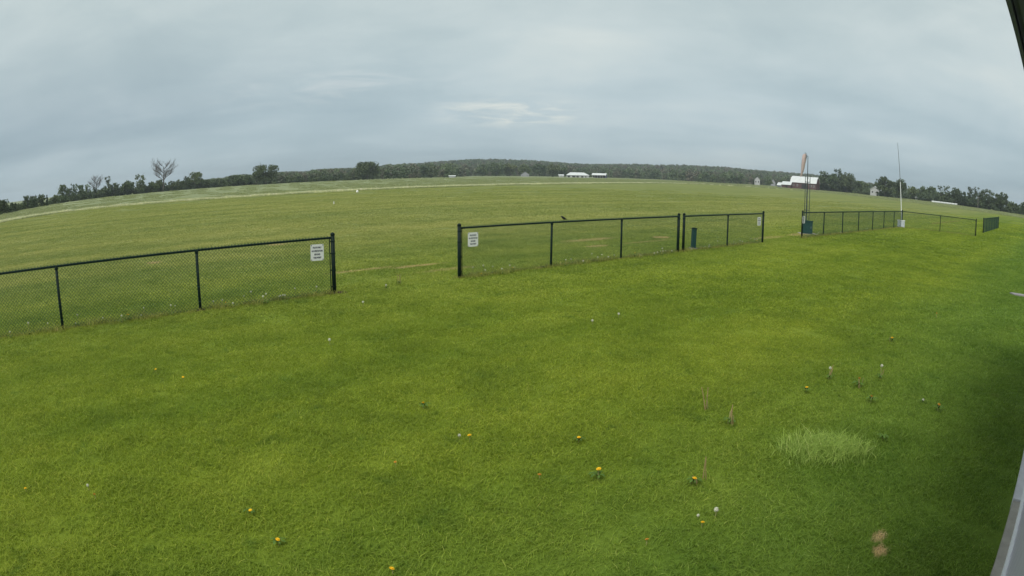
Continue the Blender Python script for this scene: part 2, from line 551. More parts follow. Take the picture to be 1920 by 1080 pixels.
def crop_mat():
    mt = bpy.data.materials.new('crop_rows')
    mt.use_nodes = True
    nt = mt.node_tree
    b = nt.nodes['Principled BSDF']
    b.inputs['Roughness'].default_value = 0.9
    b.inputs['Specular IOR Level'].default_value = 0.1
    geo = nd(nt, 'ShaderNodeNewGeometry')
    P = geo.outputs['Position']
    a = noise(nt, P, 0.045, 5, 0.6)
    bb = noise(nt, P, 0.35, 5, 0.7)
    f = mth(nt, 'ADD', mth(nt, 'MULTIPLY', a, 0.5), mth(nt, 'MULTIPLY', bb, 0.5))
    c = ramp(nt, f, [(0.34, (0.145, 0.180, 0.080)), (0.5, (0.205, 0.235, 0.115)), (0.64, (0.28, 0.30, 0.16))])
    nt.links.new(c, b.inputs['Base Color'])
    return mt


M_CROP = crop_mat()
rng = np.random.default_rng(7)
random.seed(5)

# ------------------------------------------------------------------ ground
def flat(al, ac, zz=0.0):
    """point given by metres along and across (out from) the clubhouse wall"""
    p = D * al + N * ac
    return (float(p[0]), float(p[1]), zz)


radii = [0, 2, 4, 7, 11, 16, 24, 36, 55, 85, 130, 200, 320, 500, 800, 1400, 2200, 3000]
g = MB()
vs, fs, NA = [], [], 72
for r in radii:
    for k in range(NA):
        vs.append((r * math.cos(2 * math.pi * k / NA), r * math.sin(2 * math.pi * k / NA), 0))
for i in range(len(radii) - 1):
    for k in range(NA):
        k2 = (k + 1) % NA
        fs.append((i * NA + k, (i + 1) * NA + k, (i + 1) * NA + k2, i * NA + k2) if i else (k, NA + k, NA + k2))
g.add(vs, fs)
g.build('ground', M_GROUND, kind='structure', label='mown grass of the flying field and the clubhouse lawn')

# crop field: everything beyond a wandering near edge
EDGE = [(-60, 10), (-62, 38), (-64.6, 57.5), (-67.9, 66.5), (-68.0, 76), (-62, 81), (-54, 82), (-45.5, 84), (-38, 88.5), (-31, 95.8), (-23, 105), (-10.5, 123.7),
        (4.8, 147.3), (24.6, 184.3), (60, 250), (92, 288), (118, 276), (131, 234), (133, 190), (134.6, 160), (139, 142), (143, 129), (146, 100), (150, 40)]


def resample(pts, step):
    out = []
    for (x0, y0), (x1, y1) in zip(pts[:-1], pts[1:]):
        n = max(1, int(math.hypot(x1 - x0, y1 - y0) / step))
        for i in range(n):
            t = i / n
            out.append((x0 + (x1 - x0) * t, y0 + (y1 - y0) * t))
    out.append(pts[-1])
    return out


# smooth the corners of the edge
E2 = np.array(resample(EDGE, 3.0))
for _ in range(8):
    E2[1:-1] = 0.25 * E2[:-2] + 0.5 * E2[1:-1] + 0.25 * E2[2:]
cf = MB()
vs, fs = [], []
KS = [0, 4, 12, 30, 80, 200, 500, 1000]
for (x, y) in E2:
    d = math.hypot(x, y)
    for kk in KS:
        vs.append((x * (1 + kk / d), y * (1 + kk / d), 0.006))
nk = len(KS)
for i in range(len(E2) - 1):
    for j in range(nk - 1):
        fs.append((i * nk + j, (i + 1) * nk + j, (i + 1) * nk + j + 1, i * nk + j + 1))
cf.add(vs, fs)
cf.build('crop_field', M_CROP, kind='structure', label='pale green crop field beyond the mown grass')

# the wooded hill's terrain
PROFILE = [(-34, 0.30), (-28.27, 0.332), (-26.16, 0.39), (-25.11, 0.567), (-23.67, 0.535), (-21.15, 0.647), (-18.55, 0.581), (-17.08, 0.763), (-14.36, 0.719),
           (-12.52, 0.764), (-10.89, 0.99), (-8.48, 1.018), (-6.04, 1.254), (-3.37, 1.36), (-0.41, 1.34), (2.27, 1.266), (4.94, 1.042), (7.67, 1.03),
           (11.71, 1.155), (13.35, 1.145), (15.82, 1.251), (19.63, 1.251), (22.34, 1.122), (25.12, 1.111), (27.32, 1.099), (31.18, 0.853), (36.34, 0.601), (44, 0.4)]
pa, pe = np.array(PROFILE).T
HILL_D = 1150.0


def prof(az):
    return np.interp(az, pa, pe)


azs = np.linspace(-34, 44, 157)
sm = np.array([np.mean(prof(a + np.linspace(-2.5, 2.5, 11))) for a in azs])


def hill_z(az, d):
    top = CAM_H + HILL_D * np.tan(np.radians(np.interp(az, azs, sm))) - 11.0
    top = np.maximum(top, 0.0) * np.clip((az + 34) / 5, 0, 1) * np.clip((44 - az) / 5, 0, 1)
    t = np.clip((d - 620) / (HILL_D - 620), 0, 1)
    t = t * t * (3 - 2 * t)
    b = np.clip((d - HILL_D - 150) / 900, 0, 1)
    return top * t * (1 - b * b * (3 - 2 * b)) - 1.0 * (1 - t)


hm = MB()
ds = np.concatenate([np.linspace(600, 1300, 22), np.linspace(1400, 2300, 8)])
vs, fs = [], []
for a in azs:
    for d in ds:
        vs.append((d * math.sin(R(a)), d * math.cos(R(a)), float(hill_z(a, d))))
for i in range(len(azs) - 1):
    for j in range(len(ds) - 1):
        q = i * len(ds) + j
        fs.append((q, q + len(ds), q + len(ds) + 1, q + 1))
hm.add(vs, fs)
M_HILL = mat('forest_floor', (0.055, 0.060, 0.040), 0.95, 0.05, vary=0.3, scale=0.03)
hm.build('hill', M_HILL, smooth_=True, kind='structure', label='low broad hill under the woods')


# ------------------------------------------------------------------ scattering (for what nobody could count)
def scatter(name, pts, rotz, scl, idx, protos, **props):
    """one object of points; each carries an instance of one of the prototype meshes"""
    coll = bpy.data.collections.new(name + '_kinds')
    for i, me in enumerate(protos):
        o = bpy.data.objects.new('%s_kind_%02d' % (name, i), me)
        coll.objects.link(o)
    me = bpy.data.meshes.new(name)
    me.vertices.add(len(pts))
    me.vertices.foreach_set('co', np.asarray(pts, np.float32).ravel())
    for nm, arr, tp in (('rz', rotz, 'FLOAT'), ('scl', scl, 'FLOAT'), ('idx', idx, 'INT')):
        a = me.attributes.new(nm, tp, 'POINT')
        a.data.foreach_set('value', np.asarray(arr, np.int32 if tp == 'INT' else np.float32))
    ob = link(name, me, **props)
    gn = bpy.data.node_groups.new(name + '_scatter', 'GeometryNodeTree')
    gn.interface.new_socket('Geometry', in_out='INPUT', socket_type='NodeSocketGeometry')
    gn.interface.new_socket('Geometry', in_out='OUTPUT', socket_type='NodeSocketGeometry')
    gi, go = gn.nodes.new('NodeGroupInput'), gn.nodes.new('NodeGroupOutput')
    ip = gn.nodes.new('GeometryNodeInstanceOnPoints')
    ci = gn.nodes.new('GeometryNodeCollectionInfo')
    ci.inputs['Collection'].default_value = coll
    ci.inputs['Separate Children'].default_value = True
    ci.inputs['Reset Children'].default_value = True
    def attr(nm, tp):
        n = gn.nodes.new('GeometryNodeInputNamedAttribute')
        n.data_type = tp
        n.inputs['Name'].default_value = nm
        return n.outputs['Attribute']
    cx = gn.nodes.new('ShaderNodeCombineXYZ')
    gn.links.new(attr('rz', 'FLOAT'), cx.inputs[2])
    gn.links.new(gi.outputs[0], ip.inputs['Points'])
    gn.links.new(ci.outputs[0], ip.inputs['Instance'])
    ip.inputs['Pick Instance'].default_value = True
    gn.links.new(attr('idx', 'INT'), ip.inputs['Instance Index'])
    gn.links.new(cx.outputs[0], ip.inputs['Rotation'])
    gn.links.new(attr('scl', 'FLOAT'), ip.inputs['Scale'])
    gn.links.new(ip.outputs[0], go.inputs[0])
    md = ob.modifiers.new('scatter', 'NODES')
    md.node_group = gn
    return ob


def blades(n, rad, h, wd, lean=0.5, seed=0, shape='disc', ry=None, hpow=1.0, inner=False):
    """n grass blades, each a bent tapered strip of two quads and a tip; returns verts (quads of 4) and tones"""
    r = np.random.default_rng(seed)
    if shape == 'disc':
        rr = rad * np.sqrt(r.random(n)) if not inner else rad * r.random(n) ** 0.7
        th = r.random(n) * 2 * np.pi
        bx, by = rr * np.cos(th), rr * np.sin(th) * ((ry or rad) / rad)
    else:
        bx, by = (r.random(n) - 0.5) * 2 * rad, (r.random(n) - 0.5) * 2 * (ry or rad)
    H_ = h * (0.5 + 0.7 * r.random(n) ** hpow)
    W_ = wd * (0.7 + 0.6 * r.random(n))
    fa = r.random(n) * 2 * np.pi
    la = r.random(n) * 2 * np.pi
    le = H_ * lean * (0.2 + r.random(n))
    wx, wy = np.cos(fa) * W_ / 2, np.sin(fa) * W_ / 2
    lx, ly = np.cos(la) * le, np.sin(la) * le
    def row(t, k):
        return (np.stack([bx + lx * t * t - wx * k, by + ly * t * t - wy * k, H_ * (t - 0.18 * lean * t * t)], 1),
                np.stack([bx + lx * t * t + wx * k, by + ly * t * t + wy * k, H_ * (t - 0.18 * lean * t * t)], 1))
    a0, b0 = row(0.0, 1.0)
    a1, b1 = row(0.55, 0.85)
    a2, b2 = row(1.0, 0.12)
    q = np.stack([a0, b0, b1, a1, a1, b1, b2, a2], 1).reshape(-1, 3)
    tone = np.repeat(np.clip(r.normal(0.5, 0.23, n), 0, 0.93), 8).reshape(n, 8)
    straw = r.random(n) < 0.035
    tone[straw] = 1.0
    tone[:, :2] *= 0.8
    return q, tone.ravel()


def grass_protos(k, n, rad, h, wd, mt, lean=0.8, nm='tuft', **kw):
    out = []
    for i in range(k):
        q, t = blades(n, rad, h, wd, lean, seed=100 + i + int(n), **kw)
        out.append(quads_mesh(nm, q, 4, mt, t))
    return out


def fade(d, a, b):
    return random.random() < max(0.0, min(1.0, (b - d) / (b - a)))


def in_view(x, y, lim=50.5):
    return abs(math.degrees(math.atan2(x, y))) < lim


def patch_points(step, dmin, dmax, jitter=0.5, keep=None):
    pts = []
    n = int(dmax / step) + 1
    for i in range(-n, n + 1):
        for j in range(0, n + 1):
            x = (i + random.uniform(-jitter, jitter)) * step
            y = (j + random.uniform(-jitter, jitter)) * step
            d = math.hypot(x, y)
            if dmin <= d <= dmax and in_view(x, y, 64 if d < 9 else 52) and (keep is None or keep(x, y)):
                pts.append((x, y, 0.0))
    return np.array(pts)


def not_building(x, y):
    return N[0] * x + N[1] * y > 0.02


near = patch_points(0.34, 2.3, 15.0, keep=lambda x, y: not_building(x, y) and fade(math.hypot(x, y), 10.5, 15))
n_ = len(near)
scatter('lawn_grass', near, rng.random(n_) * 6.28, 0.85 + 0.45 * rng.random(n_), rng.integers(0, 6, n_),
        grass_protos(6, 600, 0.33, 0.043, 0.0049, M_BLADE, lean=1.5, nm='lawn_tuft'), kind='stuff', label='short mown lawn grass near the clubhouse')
mid = patch_points(0.75, 10.5, 40.0, keep=lambda x, y: not_building(x, y) and fade(math.hypot(x, y), 26, 40) and not fade(math.hypot(x, y), 10.5, 13.5))
n_ = len(mid)
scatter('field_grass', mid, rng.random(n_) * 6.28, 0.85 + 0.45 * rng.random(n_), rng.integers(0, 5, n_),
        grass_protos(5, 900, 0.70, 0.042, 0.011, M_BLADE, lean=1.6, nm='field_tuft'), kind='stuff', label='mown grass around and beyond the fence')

far = patch_points(1.7, 26.0, 125.0, keep=lambda x, y: not_building(x, y) and fade(math.hypot(x, y), 55, 125) and not fade(math.hypot(x, y), 26, 36))
n_ = len(far)
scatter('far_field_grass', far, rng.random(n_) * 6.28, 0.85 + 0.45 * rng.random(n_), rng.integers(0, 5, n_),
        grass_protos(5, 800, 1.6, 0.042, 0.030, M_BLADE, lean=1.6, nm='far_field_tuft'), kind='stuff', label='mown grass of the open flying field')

# the crop and its pale seeding edge
cp, ei = [], []
Ed = np.hypot(E2[:, 0], E2[:, 1])
for _ in range(5200):
    i = random.randrange(len(E2))
    x, y = E2[i]
    if not in_view(x, y, 53):
        continue
    d = Ed[i] + 1.5 + 260 * random.random() ** 1.6
    cp.append((x * d / Ed[i] + random.uniform(-2, 2), y * d / Ed[i] + random.uniform(-2, 2), 0))
cp = np.array(cp)
n_ = len(cp)
scatter('crop_plants', cp, rng.random(n_) * 6.28, 0.8 + 0.5 * rng.random(n_), rng.integers(0, 4, n_),
        grass_protos(4, 320, 2.2, 0.20, 0.07, M_CROPLEAF, nm='crop_tuft', lean=1.4), kind='stuff', label='leafy young crop standing in the far field')
ep = []
for (x, y) in resample([tuple(p) for p in E2], 0.6):
    if not in_view(x, y, 53):
        continue
    d = math.hypot(x, y)
    az_ = math.degrees(math.atan2(x, y))
    for k in range(3):
        s = 1 + (random.gauss(0.6, 0.35)) / d
        if random.random() < np.interp(az_, [-60, 5, 14, 26, 53], [.75, .75, .2, .0, .0]):
            ep.append((x * s, y * s, 0))
ep = np.array(ep)
n_ = len(ep)
scatter('edge_grass', ep, rng.random(n_) * 6.28, 0.7 + 0.6 * rng.random(n_), rng.integers(0, 4, n_),
        grass_protos(4, 90, 0.6, 0.34, 0.05, M_PALEEDGE, nm='edge_tuft', lean=0.8), kind='stuff', label='pale seeding grass along the edge of the crop field')

# ------------------------------------------------------------------ trees
def leaf_cloud(clumps, per, size, r, flat_=0.8):
    """square leaf sprays around clump centres (x,y,z,radius); lighter on the outside of each clump"""
    out, tone = [], []
    for (cx, cy, cz, cr) in clumps:
        n = max(6, int(per * cr * cr))
        v = r.normal(size=(n, 3))
        v /= np.linalg.norm(v, axis=1)[:, None]
        rad = cr * r.random(n) ** 0.4
        c = v * rad[:, None] * np.array([1, 1, flat_]) + np.array([cx, cy, cz])
        a = r.normal(size=(n, 3))
        a /= np.linalg.norm(a, axis=1)[:, None]
        b = np.cross(a, r.normal(size=(n, 3)))
        b /= np.linalg.norm(b, axis=1)[:, None]
        s = (size * (0.55 + 0.9 * r.random(n)))[:, None] / 2
        q = np.stack([c - a * s - b * s * .6, c + a * s - b * s * .7, c + a * s * .8 + b * s, c - a * s + b * s * .7], 1)
        out.append(q.reshape(-1, 3))
        t = np.clip(0.30 + 0.45 * r.random() * 0.8 + 0.25 * r.random(n), 0, 1)
        tone.append(np.repeat(t, 4))
    return np.concatenate(out), np.concatenate(tone)


def limbs(mb, base, top, r0, n, spread, r, z0f=0.3, twigs=0):
    """trunk and limbs; returns limb ends"""
    bx = Vector(base)
    tp = Vector(top)
    mid_ = bx.lerp(tp, 0.5) + Vector((r.normal() * spread * .06, r.normal() * spread * .06, 0))
    mb.tube([bx - Vector((0, 0, 0.3)), bx.lerp(tp, .06), mid_, tp], [r0 * 1.35, r0, r0 * .7, r0 * .25], 7)
    ends = []
    for i in range(n):
        f = z0f + (0.95 - z0f) * (i + r.random()) / n
        p = bx.lerp(mid_, f * 2) if f < .5 else mid_.lerp(tp, f * 2 - 1)
        th = i * 2.4 + r.random()
        L = spread * (1.0 - 0.45 * abs(f - .5)) * (0.7 + 0.5 * r.random())
        e = p + Vector((math.cos(th) * L, math.sin(th) * L, L * ((0.35 if twigs > 5 else 0.55) + 0.5 * r.random())))
        k = p.lerp(e, .5) + Vector((0, 0, L * .08))
        rr = r0 * (0.5 - 0.3 * f)
        mb.tube([p, k, e], [rr, rr * .7, rr * .3], 5, cap=False)
        ends.append(e)
        for _ in range(twigs):
            s = p.lerp(e, 0.35 + .6 * r.random())
            th2 = th + r.normal() * 0.8
            l2 = L * (0.35 + .35 * r.random())
            e2 = s + Vector((math.cos(th2) * l2, math.sin(th2) * l2, l2 * (0.5 + r.random())))
            mb.tube([s, e2], [rr * .45, rr * .22], 4, cap=False)
            for _ in range(4):
                s3 = s.lerp(e2, .3 + .7 * r.random())
                l3 = l2 * (0.3 + .3 * r.random())
                mb.tube([s3, s3 + Vector((r.normal() * l3 * .6, r.normal() * l3 * .6, l3))], [rr * .26, rr * .14], 3, cap=False)
    return ends


SEED = [11]


def tree(px, D_, h, wid, kind, label, lm=None, category='tree', group=None, base=None, name='tree'):
    """px = azimuth in degrees"""
    SEED[0] += 1
    r = np.random.default_rng(SEED[0])
    x, y = D_ * math.sin(R(px)), D_ * math.cos(R(px))
    zb = base if base is not None else 0.0
    t = thing(name, label, category, (x, y, zb), r.random() * 6.28, group)
    tm = MB()
    sz = 0.0018 * D_ * (1.0 if kind != 'bush' else .9)
    w2 = wid / 2
    cl = []
    lm = lm or M_LEAF_MID
    if kind == 'dead':
        limbs(tm, (0, 0, 0), (r.normal() * .3, r.normal() * .3, h), h * .034, 15, w2 * .95, r, .36, twigs=11)
        tm.build('trunk', M_GREY_BARK, t)
        return t
    if kind == 'bush':
        limbs(tm, (0, 0, 0), (0, 0, h * .7), h * .03, 4, w2 * .5, r, .2)
        for i in range(8):
            th, rr = r.random() * 6.28, w2 * .7 * r.random() ** .5
            cl.append((rr * math.cos(th), rr * math.sin(th), h * (.25 + .5 * r.random()), w2 * (.32 + .2 * r.random())))
    elif kind == 'conifer':
        limbs(tm, (0, 0, 0), (0, 0, h * .95), h * .02, 3, w2 * .3, r, .3)
        for i in range(12):
            f = i / 11
            cl.append((r.normal() * w2 * .12, r.normal() * w2 * .12, h * (.12 + .85 * f), w2 * (.85 * (1 - f) + .12)))
    elif kind == 'open':
        ends = limbs(tm, (0, 0, 0), (r.normal() * h * .03, r.normal() * h * .03, h * .80), h * .026, 11, w2 * .55, r, .2, twigs=2)
        for i in range(21):
            f = .30 + .68 * (i + .8 * r.random()) / 21
            th = i * 2.4 + r.random()
            env = w2 * math.sqrt(max(.12, 1 - ((f - .62) / .42) ** 2))
            rr = env * .82 * r.random() ** .45
            cl.append((rr * math.cos(th), rr * math.sin(th), h * f, w2 * (.17 + .20 * r.random())))
    elif kind == 'tall':   # narrow, several stacked lobes
        limbs(tm, (0, 0, 0), (r.normal() * h * .03, 0, h * .92), h * .026, 8, w2 * .7, r, .2, twigs=1)
        for i in range(16):
            f = .12 + .86 * (i + r.random()) / 16
            th = i * 2.4 + r.random()
            rr = w2 * .75 * r.random() ** .6 * (1.1 - .35 * f)
            cl.append((rr * math.cos(th), rr * math.sin(th), h * f, w2 * (.26 + .26 * r.random()) * (1.15 - .45 * f)))
    else:                  # round, dense
        ends = limbs(tm, (0, 0, 0), (0, 0, h * .8), h * .03, 8, w2 * .6, r, .25)
        for i in range(26):
            v = r.normal(size=3)
            v /= np.linalg.norm(v)
            rad = .72 * r.random() ** .33
            zz = .56 + .40 * v[2] * rad * 1.28
            shr = 1.0 if zz > .35 else .85
            cl.append((v[0] * w2 * rad * shr, v[1] * w2 * rad * shr, h * zz, w2 * (.24 + .20 * r.random())))
    cl = [(a, b, min(c, h - d * .75), d) for a, b, c, d in cl]
    tm.build('trunk', M_BARK, t)
    q, tn = leaf_cloud(cl, 7.0 / (sz * sz), sz, r)
    link('crown', quads_mesh('crown', q, 4, lm, tn), t)
    return t


TREES = [  # azimuth, distance, height, width, form, foliage, label
    (-48.03, 150, 3.2, 4.0, 'round', 'DARK', 'dark dense tree cut off by the left edge of the view'),
    (-46.94, 165, 2.3, 2.2, 'round', 'DARK', 'low dark tree just right of the one cut by the left edge'),
    (-45.51, 185, 3.6, 3.0, 'tall', 'DARK', 'left one of two twin-topped dark trees low on the left skyline'),
    (-44.86, 190, 3.5, 2.5, 'tall', 'DARK', 'right one of two twin-topped dark trees low on the left skyline'),
    (-44.05, 200, 3.5, 3.2, 'round', 'DARK', 'round dark tree beside a small pointed conifer, left skyline'),
    (-43.46, 200, 3.1, 1.4, 'conifer', 'DARK', 'small pointed conifer in the left tree row'),
    (-42.65, 215, 3.0, 3.3, 'round', 'MID', 'low rounded tree left of the tall leafy clump, left tree row'),
    (-41.89, 240, 6.5, 4.1, 'tall', 'MID', 'tall leafy tree at the left end of the tall clump, left row'),
    (-41.31, 245, 5.1, 2.9, 'tall', 'DARK', 'shorter tree tucked inside the tall leafy clump, left row'),
    (-40.77, 250, 6.5, 3.2, 'tall', 'MID', 'tallest tree in the middle of the leafy clump, left row'),
    (-40.08, 258, 6.0, 3.6, 'open', 'MID', 'thin paler tree at the right of the leafy clump, left row'),
    (-39.39, 262, 6.0, 2.9, 'open', 'MID', 'sparse small tree just left of the grey bare-topped one, left row'),
    (-38.60, 268, 7.6, 4.8, 'dead', 'MID', 'small grey bare-branched tree in the left tree row'),
    (-37.34, 275, 8.6, 3.5, 'tall', 'DARK', 'tall slim tree standing clear above the left hedge'),
    (-36.72, 276, 5.5, 4.1, 'open', 'DARK', 'side-leaning leafy tree against the slim one, left hedge'),
    (-35.52, 282, 7.0, 5.5, 'round', 'MID', 'broad flat-topped tree between the slim tree and the bare one'),
    (-34.23, 285, 8.5, 4.7, 'tall', 'MID', 'narrow-topped tree left of the big bare tree'),
    (-33.05, 288, 4.9, 4.5, 'round', 'MID', 'low rounded tree at the left foot of the big bare tree'),
    (-32.02, 290, 11.3, 8.7, 'dead', 'MID', 'big dead tree with bare spreading grey branches on left skyline'),
    (-32.48, 291, 5.2, 2.8, 'open', 'PALE', 'thin pale sapling under the big bare tree'),
    (-31.21, 291, 4.5, 3.1, 'open', 'PALE', 'pale sapling just right of the big bare tree trunk'),
    (-30.60, 292, 4.8, 2.5, 'tall', 'PALE', 'small pale spiky tree between the bare tree and twin dark trees'),
    (-29.83, 296, 6.2, 2.8, 'tall', 'DARK', 'narrow dark tree close left of a wider spiky one'),
    (-28.97, 300, 7.8, 6.9, 'open', 'MID', 'wide spiky-topped tree right of the big bare tree'),
    (-28.07, 305, 4.2, 4.1, 'round', 'MID', 'low tree at the right foot of the wide spiky one'),
    (-25.26, 315, 5.8, 8.0, 'round', 'MID', 'hazy rounded tree in the hedge left of the tall open tree'),
    (-23.97, 312, 5.3, 4.7, 'round', 'MID', 'small hazy tree two left of the tall open tree'),
    (-23.22, 305, 6.5, 4.8, 'round', 'MID', 'tree touching the left side of the tall open tree'),
    (-22.33, 300, 9.3, 9.5, 'open', 'DARK', 'tall open-crowned dark tree alone above the mid-left hedge'),
    (-13.10, 345, 9.8, 13.8, 'round', 'DARK', 'big dark bushy tree in front of the hill woods, left of centre'),
    (-2.69, 545, 10.9, 13.7, 'round', 'MID', 'round green tree at the left of the row under the hilltop'),
    (-1.50, 555, 12.2, 15.0, 'round', 'MID', 'large round tree directly below the hilltop'),
    (-0.26, 560, 11.6, 13.1, 'round', 'PALE', 'paler brownish tree in the row below the hilltop'),
    (1.12, 565, 10.8, 13.2, 'round', 'MID', 'green tree beside the grey house roof below the hill'),
    (2.36, 568, 12.0, 14.3, 'round', 'MID', 'round tree right of the grey house roof below the hill'),
    (3.56, 570, 11.2, 13.3, 'round', 'PALE', 'pale olive tree left of the white farm sheds'),
    (4.56, 575, 9.0, 10.4, 'round', 'MID', 'small tree close behind the left end of the white farm sheds'),
    (21.76, 560, 7.6, 9.4, 'round', 'MID', 'tree left of the small white gabled house near the barn'),
    (23.20, 540, 4.6, 7.1, 'round', 'MID', 'bush-like tree between the white gabled house and barn shed'),
    (28.37, 440, 14.1, 10.4, 'round', 'DARK', 'round dark tree close to the right end of the red barn'),
    (29.24, 435, 12.1, 11.6, 'round', 'MID', 'mid green tree between the barn and the tall two-lobed tree'),
    (29.74, 450, 16.3, 8.6, 'tall', 'DARK', 'tallest two-lobed tree of the clump right of the barn'),
    (30.55, 432, 13.4, 14.1, 'round', 'PALE', 'broad bright green tree sloping down right of the barn clump'),
    (31.79, 430, 9.3, 8.3, 'round', 'MID', 'low tree left of the white house at the right'),
    (32.41, 425, 7.5, 5.7, 'round', 'MID', 'small tree just left of the white house gable'),
    (33.33, 440, 8.7, 5.1, 'round', 'PALE', 'pale small tree showing over the white house roof'),
    (34.24, 372, 12.0, 11.6, 'round', 'DARK', 'left half of the great dark oak pair behind the white pole'),
    (35.54, 370, 11.3, 11.6, 'round', 'DARK', 'right half of the great dark oak pair behind the white pole'),
    (36.96, 400, 7.9, 8.6, 'round', 'MID', 'tree just right of the great dark pair by the white pole'),
    (37.79, 402, 9.2, 7.1, 'round', 'MID', 'hazy tree above the tiny white cottage'),
    (38.74, 400, 9.4, 7.9, 'round', 'MID', 'hazy tree above the left end of the long white row'),
    (39.68, 370, 9.8, 4.4, 'tall', 'DARK', 'slim upright tree, left of a pair, above the long white row'),
    (40.21, 370, 10.0, 4.8, 'tall', 'DARK', 'slim upright tree, right of a pair, above the long white row'),
    (41.22, 345, 9.1, 8.3, 'round', 'DARK', 'round dark tree over the right end of the long white row'),
    (42.03, 345, 8.1, 4.2, 'round', 'DARK', 'lower dark tree just right of the long white row'),
    (42.66, 338, 10.3, 5.1, 'tall', 'DARK', 'upright dark tree left of the utility pole, right edge'),
    (43.20, 335, 10.7, 5.1, 'tall', 'DARK', 'tallest upright tree behind the utility pole, right edge'),
    (43.90, 330, 9.8, 6.0, 'round', 'DARK', 'dark tree right of the utility pole, right edge'),
    (44.55, 322, 9.7, 5.6, 'tall', 'DARK', 'bumpy-topped dark tree second left of the last big one'),
    (45.20, 315, 9.1, 6.4, 'round', 'DARK', 'dark tree left of the last big one, right edge'),
    (45.96, 308, 9.0, 6.9, 'round', 'DARK', 'last big dark tree before the skyline drops at the right'),
    (46.81, 305, 5.4, 4.4, 'round', 'MID', 'low tree where the skyline drops at the right edge'),
    (47.41, 305, 4.8, 3.1, 'round', 'MID', 'lower hazy tree second from the right edge of view'),
    (48.06, 285, 6.1, 3.5, 'round', 'DARK', 'dark tree cut off by the right edge of the view'),
]
LM = {'DARK': M_LEAF_DARK, 'MID': M_LEAF_MID, 'PALE': M_LEAF_PALE}
for (az_, d_, h_, w_, k_, l_, lab_) in TREES:
    fuller = {'open': 1.35, 'tall': 1.4, 'round': 1.2}.get(k_, 1.1) if az_ < -20 else {'tall': 1.2}.get(k_, 1.1)
    tree(az_, d_, h_, w_ * fuller, k_, lab_, LM[l_])


def bush_protos(k, lm):
    out = []
    for i in range(k):
        r = np.random.default_rng(500 + i)
        cl = [((r.random() - .5) * 4.5, (r.random() - .5) * 2.4, .5 + 1.9 * r.random(), .75 + .5 * r.random()) for j in range(9)]
        q, tn = leaf_cloud(cl, 16, 0.5, r)
        out.append(quads_mesh('bush_crown', q, 4, lm, tn))
    return out


def hedge(name, path, label, lm):
    pa_, pd_, ph_ = np.array(path).T
    pts, sc_ = [], []
    a = pa_[0]
    while a < pa_[-1]:
        d = float(np.interp(a, pa_, pd_))
        h = float(np.interp(a, pa_, ph_))
        for k in range(3):
            dd = d + random.uniform(-4, 8)
            s = h / 3.2 * random.choice((.5, .7, .8, 1.0, 1.25)) * random.uniform(.85, 1.1)
            aa = a + random.uniform(-.3, .3)
            pts.append((dd * math.sin(R(aa)), dd * math.cos(R(aa)), -.15))
            sc_.append(s)
        a += math.degrees(2.2 / d)
    n = len(pts)
    scatter(name, np.array(pts), rng.random(n) * 6.28, sc_, rng.integers(0, 5, n), bush_protos(5, lm), kind='stuff', label=label)


hedge('undergrowth', [(-52, 135, 2.0), (-48, 150, 2.2), (-44, 200, 2.3), (-42, 232, 3.0), (-38, 272, 3.9), (-34, 288, 4.2), (-29, 303, 3.9), (-25, 318, 3.4), (-21, 322, 2.8), (-14, 350, 2.6)],
      'dark bramble undergrowth along the foot of the left tree row', M_LEAF_DARK)
hedge('undergrowth', [(27.5, 446, 4.0), (31, 436, 4.5), (34, 380, 4.2), (37, 402, 5.0), (40, 372, 5.5), (42, 348, 5.0), (45, 318, 5.0), (46.5, 308, 3.5), (51, 280, 4.0)],
      'dark undergrowth along the foot of the right tree row', M_LEAF_DARK)


# woods on and in front of the hill: one mass
def wood_protos(k):
    out = []
    for i in range(k):
        r = np.random.default_rng(300 + i)
        cl = []
        for j in range(13):
            v = r.normal(size=3)
            v /= np.linalg.norm(v)
            rad = .7 * r.random() ** .4
            cl.append((v[0] * 4.2 * rad, v[1] * 4.2 * rad, 6.2 + 4.2 * v[2] * rad, 1.3 + 1.2 * r.random()))
        for j in range(5):
            th = r.random() * 6.28
            cl.append((2.4 * math.cos(th), 2.4 * math.sin(th), 1.6 + r.random(), 1.9))
        q, tn = leaf_cloud(cl, 4.2, 1.25, r)
        out.append(quads_mesh('wood_crown', q, 4, M_LEAF_WOOD, tn))
    return out


FRONT = [(-31, 330), (-27, 335), (-22, 315), (-17, 345), (-13, 352), (-9, 375), (-5.3, 415), (-3.6, 600), (1.85, 610), (5, 600), (8, 610), (13.85, 600), (17, 500), (20, 510), (23.6, 600), (28, 560), (32, 520), (37, 520), (43, 460)]
fa_, fd_ = np.array(FRONT).T
wp, wsc = [], []
for row in range(3):          # the front edge of the wood
    a = -30.5
    while a < 43:
        d = float(np.interp(a, fa_, fd_)) + row * 14 + random.uniform(-4, 6)
        cap = math.tan(R(float(prof(a)) * random.uniform(.45, .9) + .02)) * d + CAM_H
        h = min(random.uniform(5, 11), cap)
        if random.random() < .25 and row == 0:
            h *= .55
        if h > 2:
            wp.append((d * math.sin(R(a)), d * math.cos(R(a)), -0.1))
            wsc.append(h / 10.6)
        a += math.degrees(6.0 * max(h, 4) / 9 / d)
tries = 0
while tries < 6500:
    tries += 1
    a = random.uniform(-31, 43)
    d0 = float(np.interp(a, fa_, fd_)) + 40
    d = d0 + (1330 - d0) * random.random() ** .75
    zt = float(hill_z(a, d))
    zt = max(zt, 0.0)
    cap = math.tan(R(float(prof(a)) + random.uniform(-.10, .055))) * d + CAM_H - zt
    h = min(random.uniform(8, 13), cap)
    if h < 4.5:
        continue
    wp.append((d * math.sin(R(a)), d * math.cos(R(a)), zt - .4))
    wsc.append(h / 10.6)
n_ = len(wp)
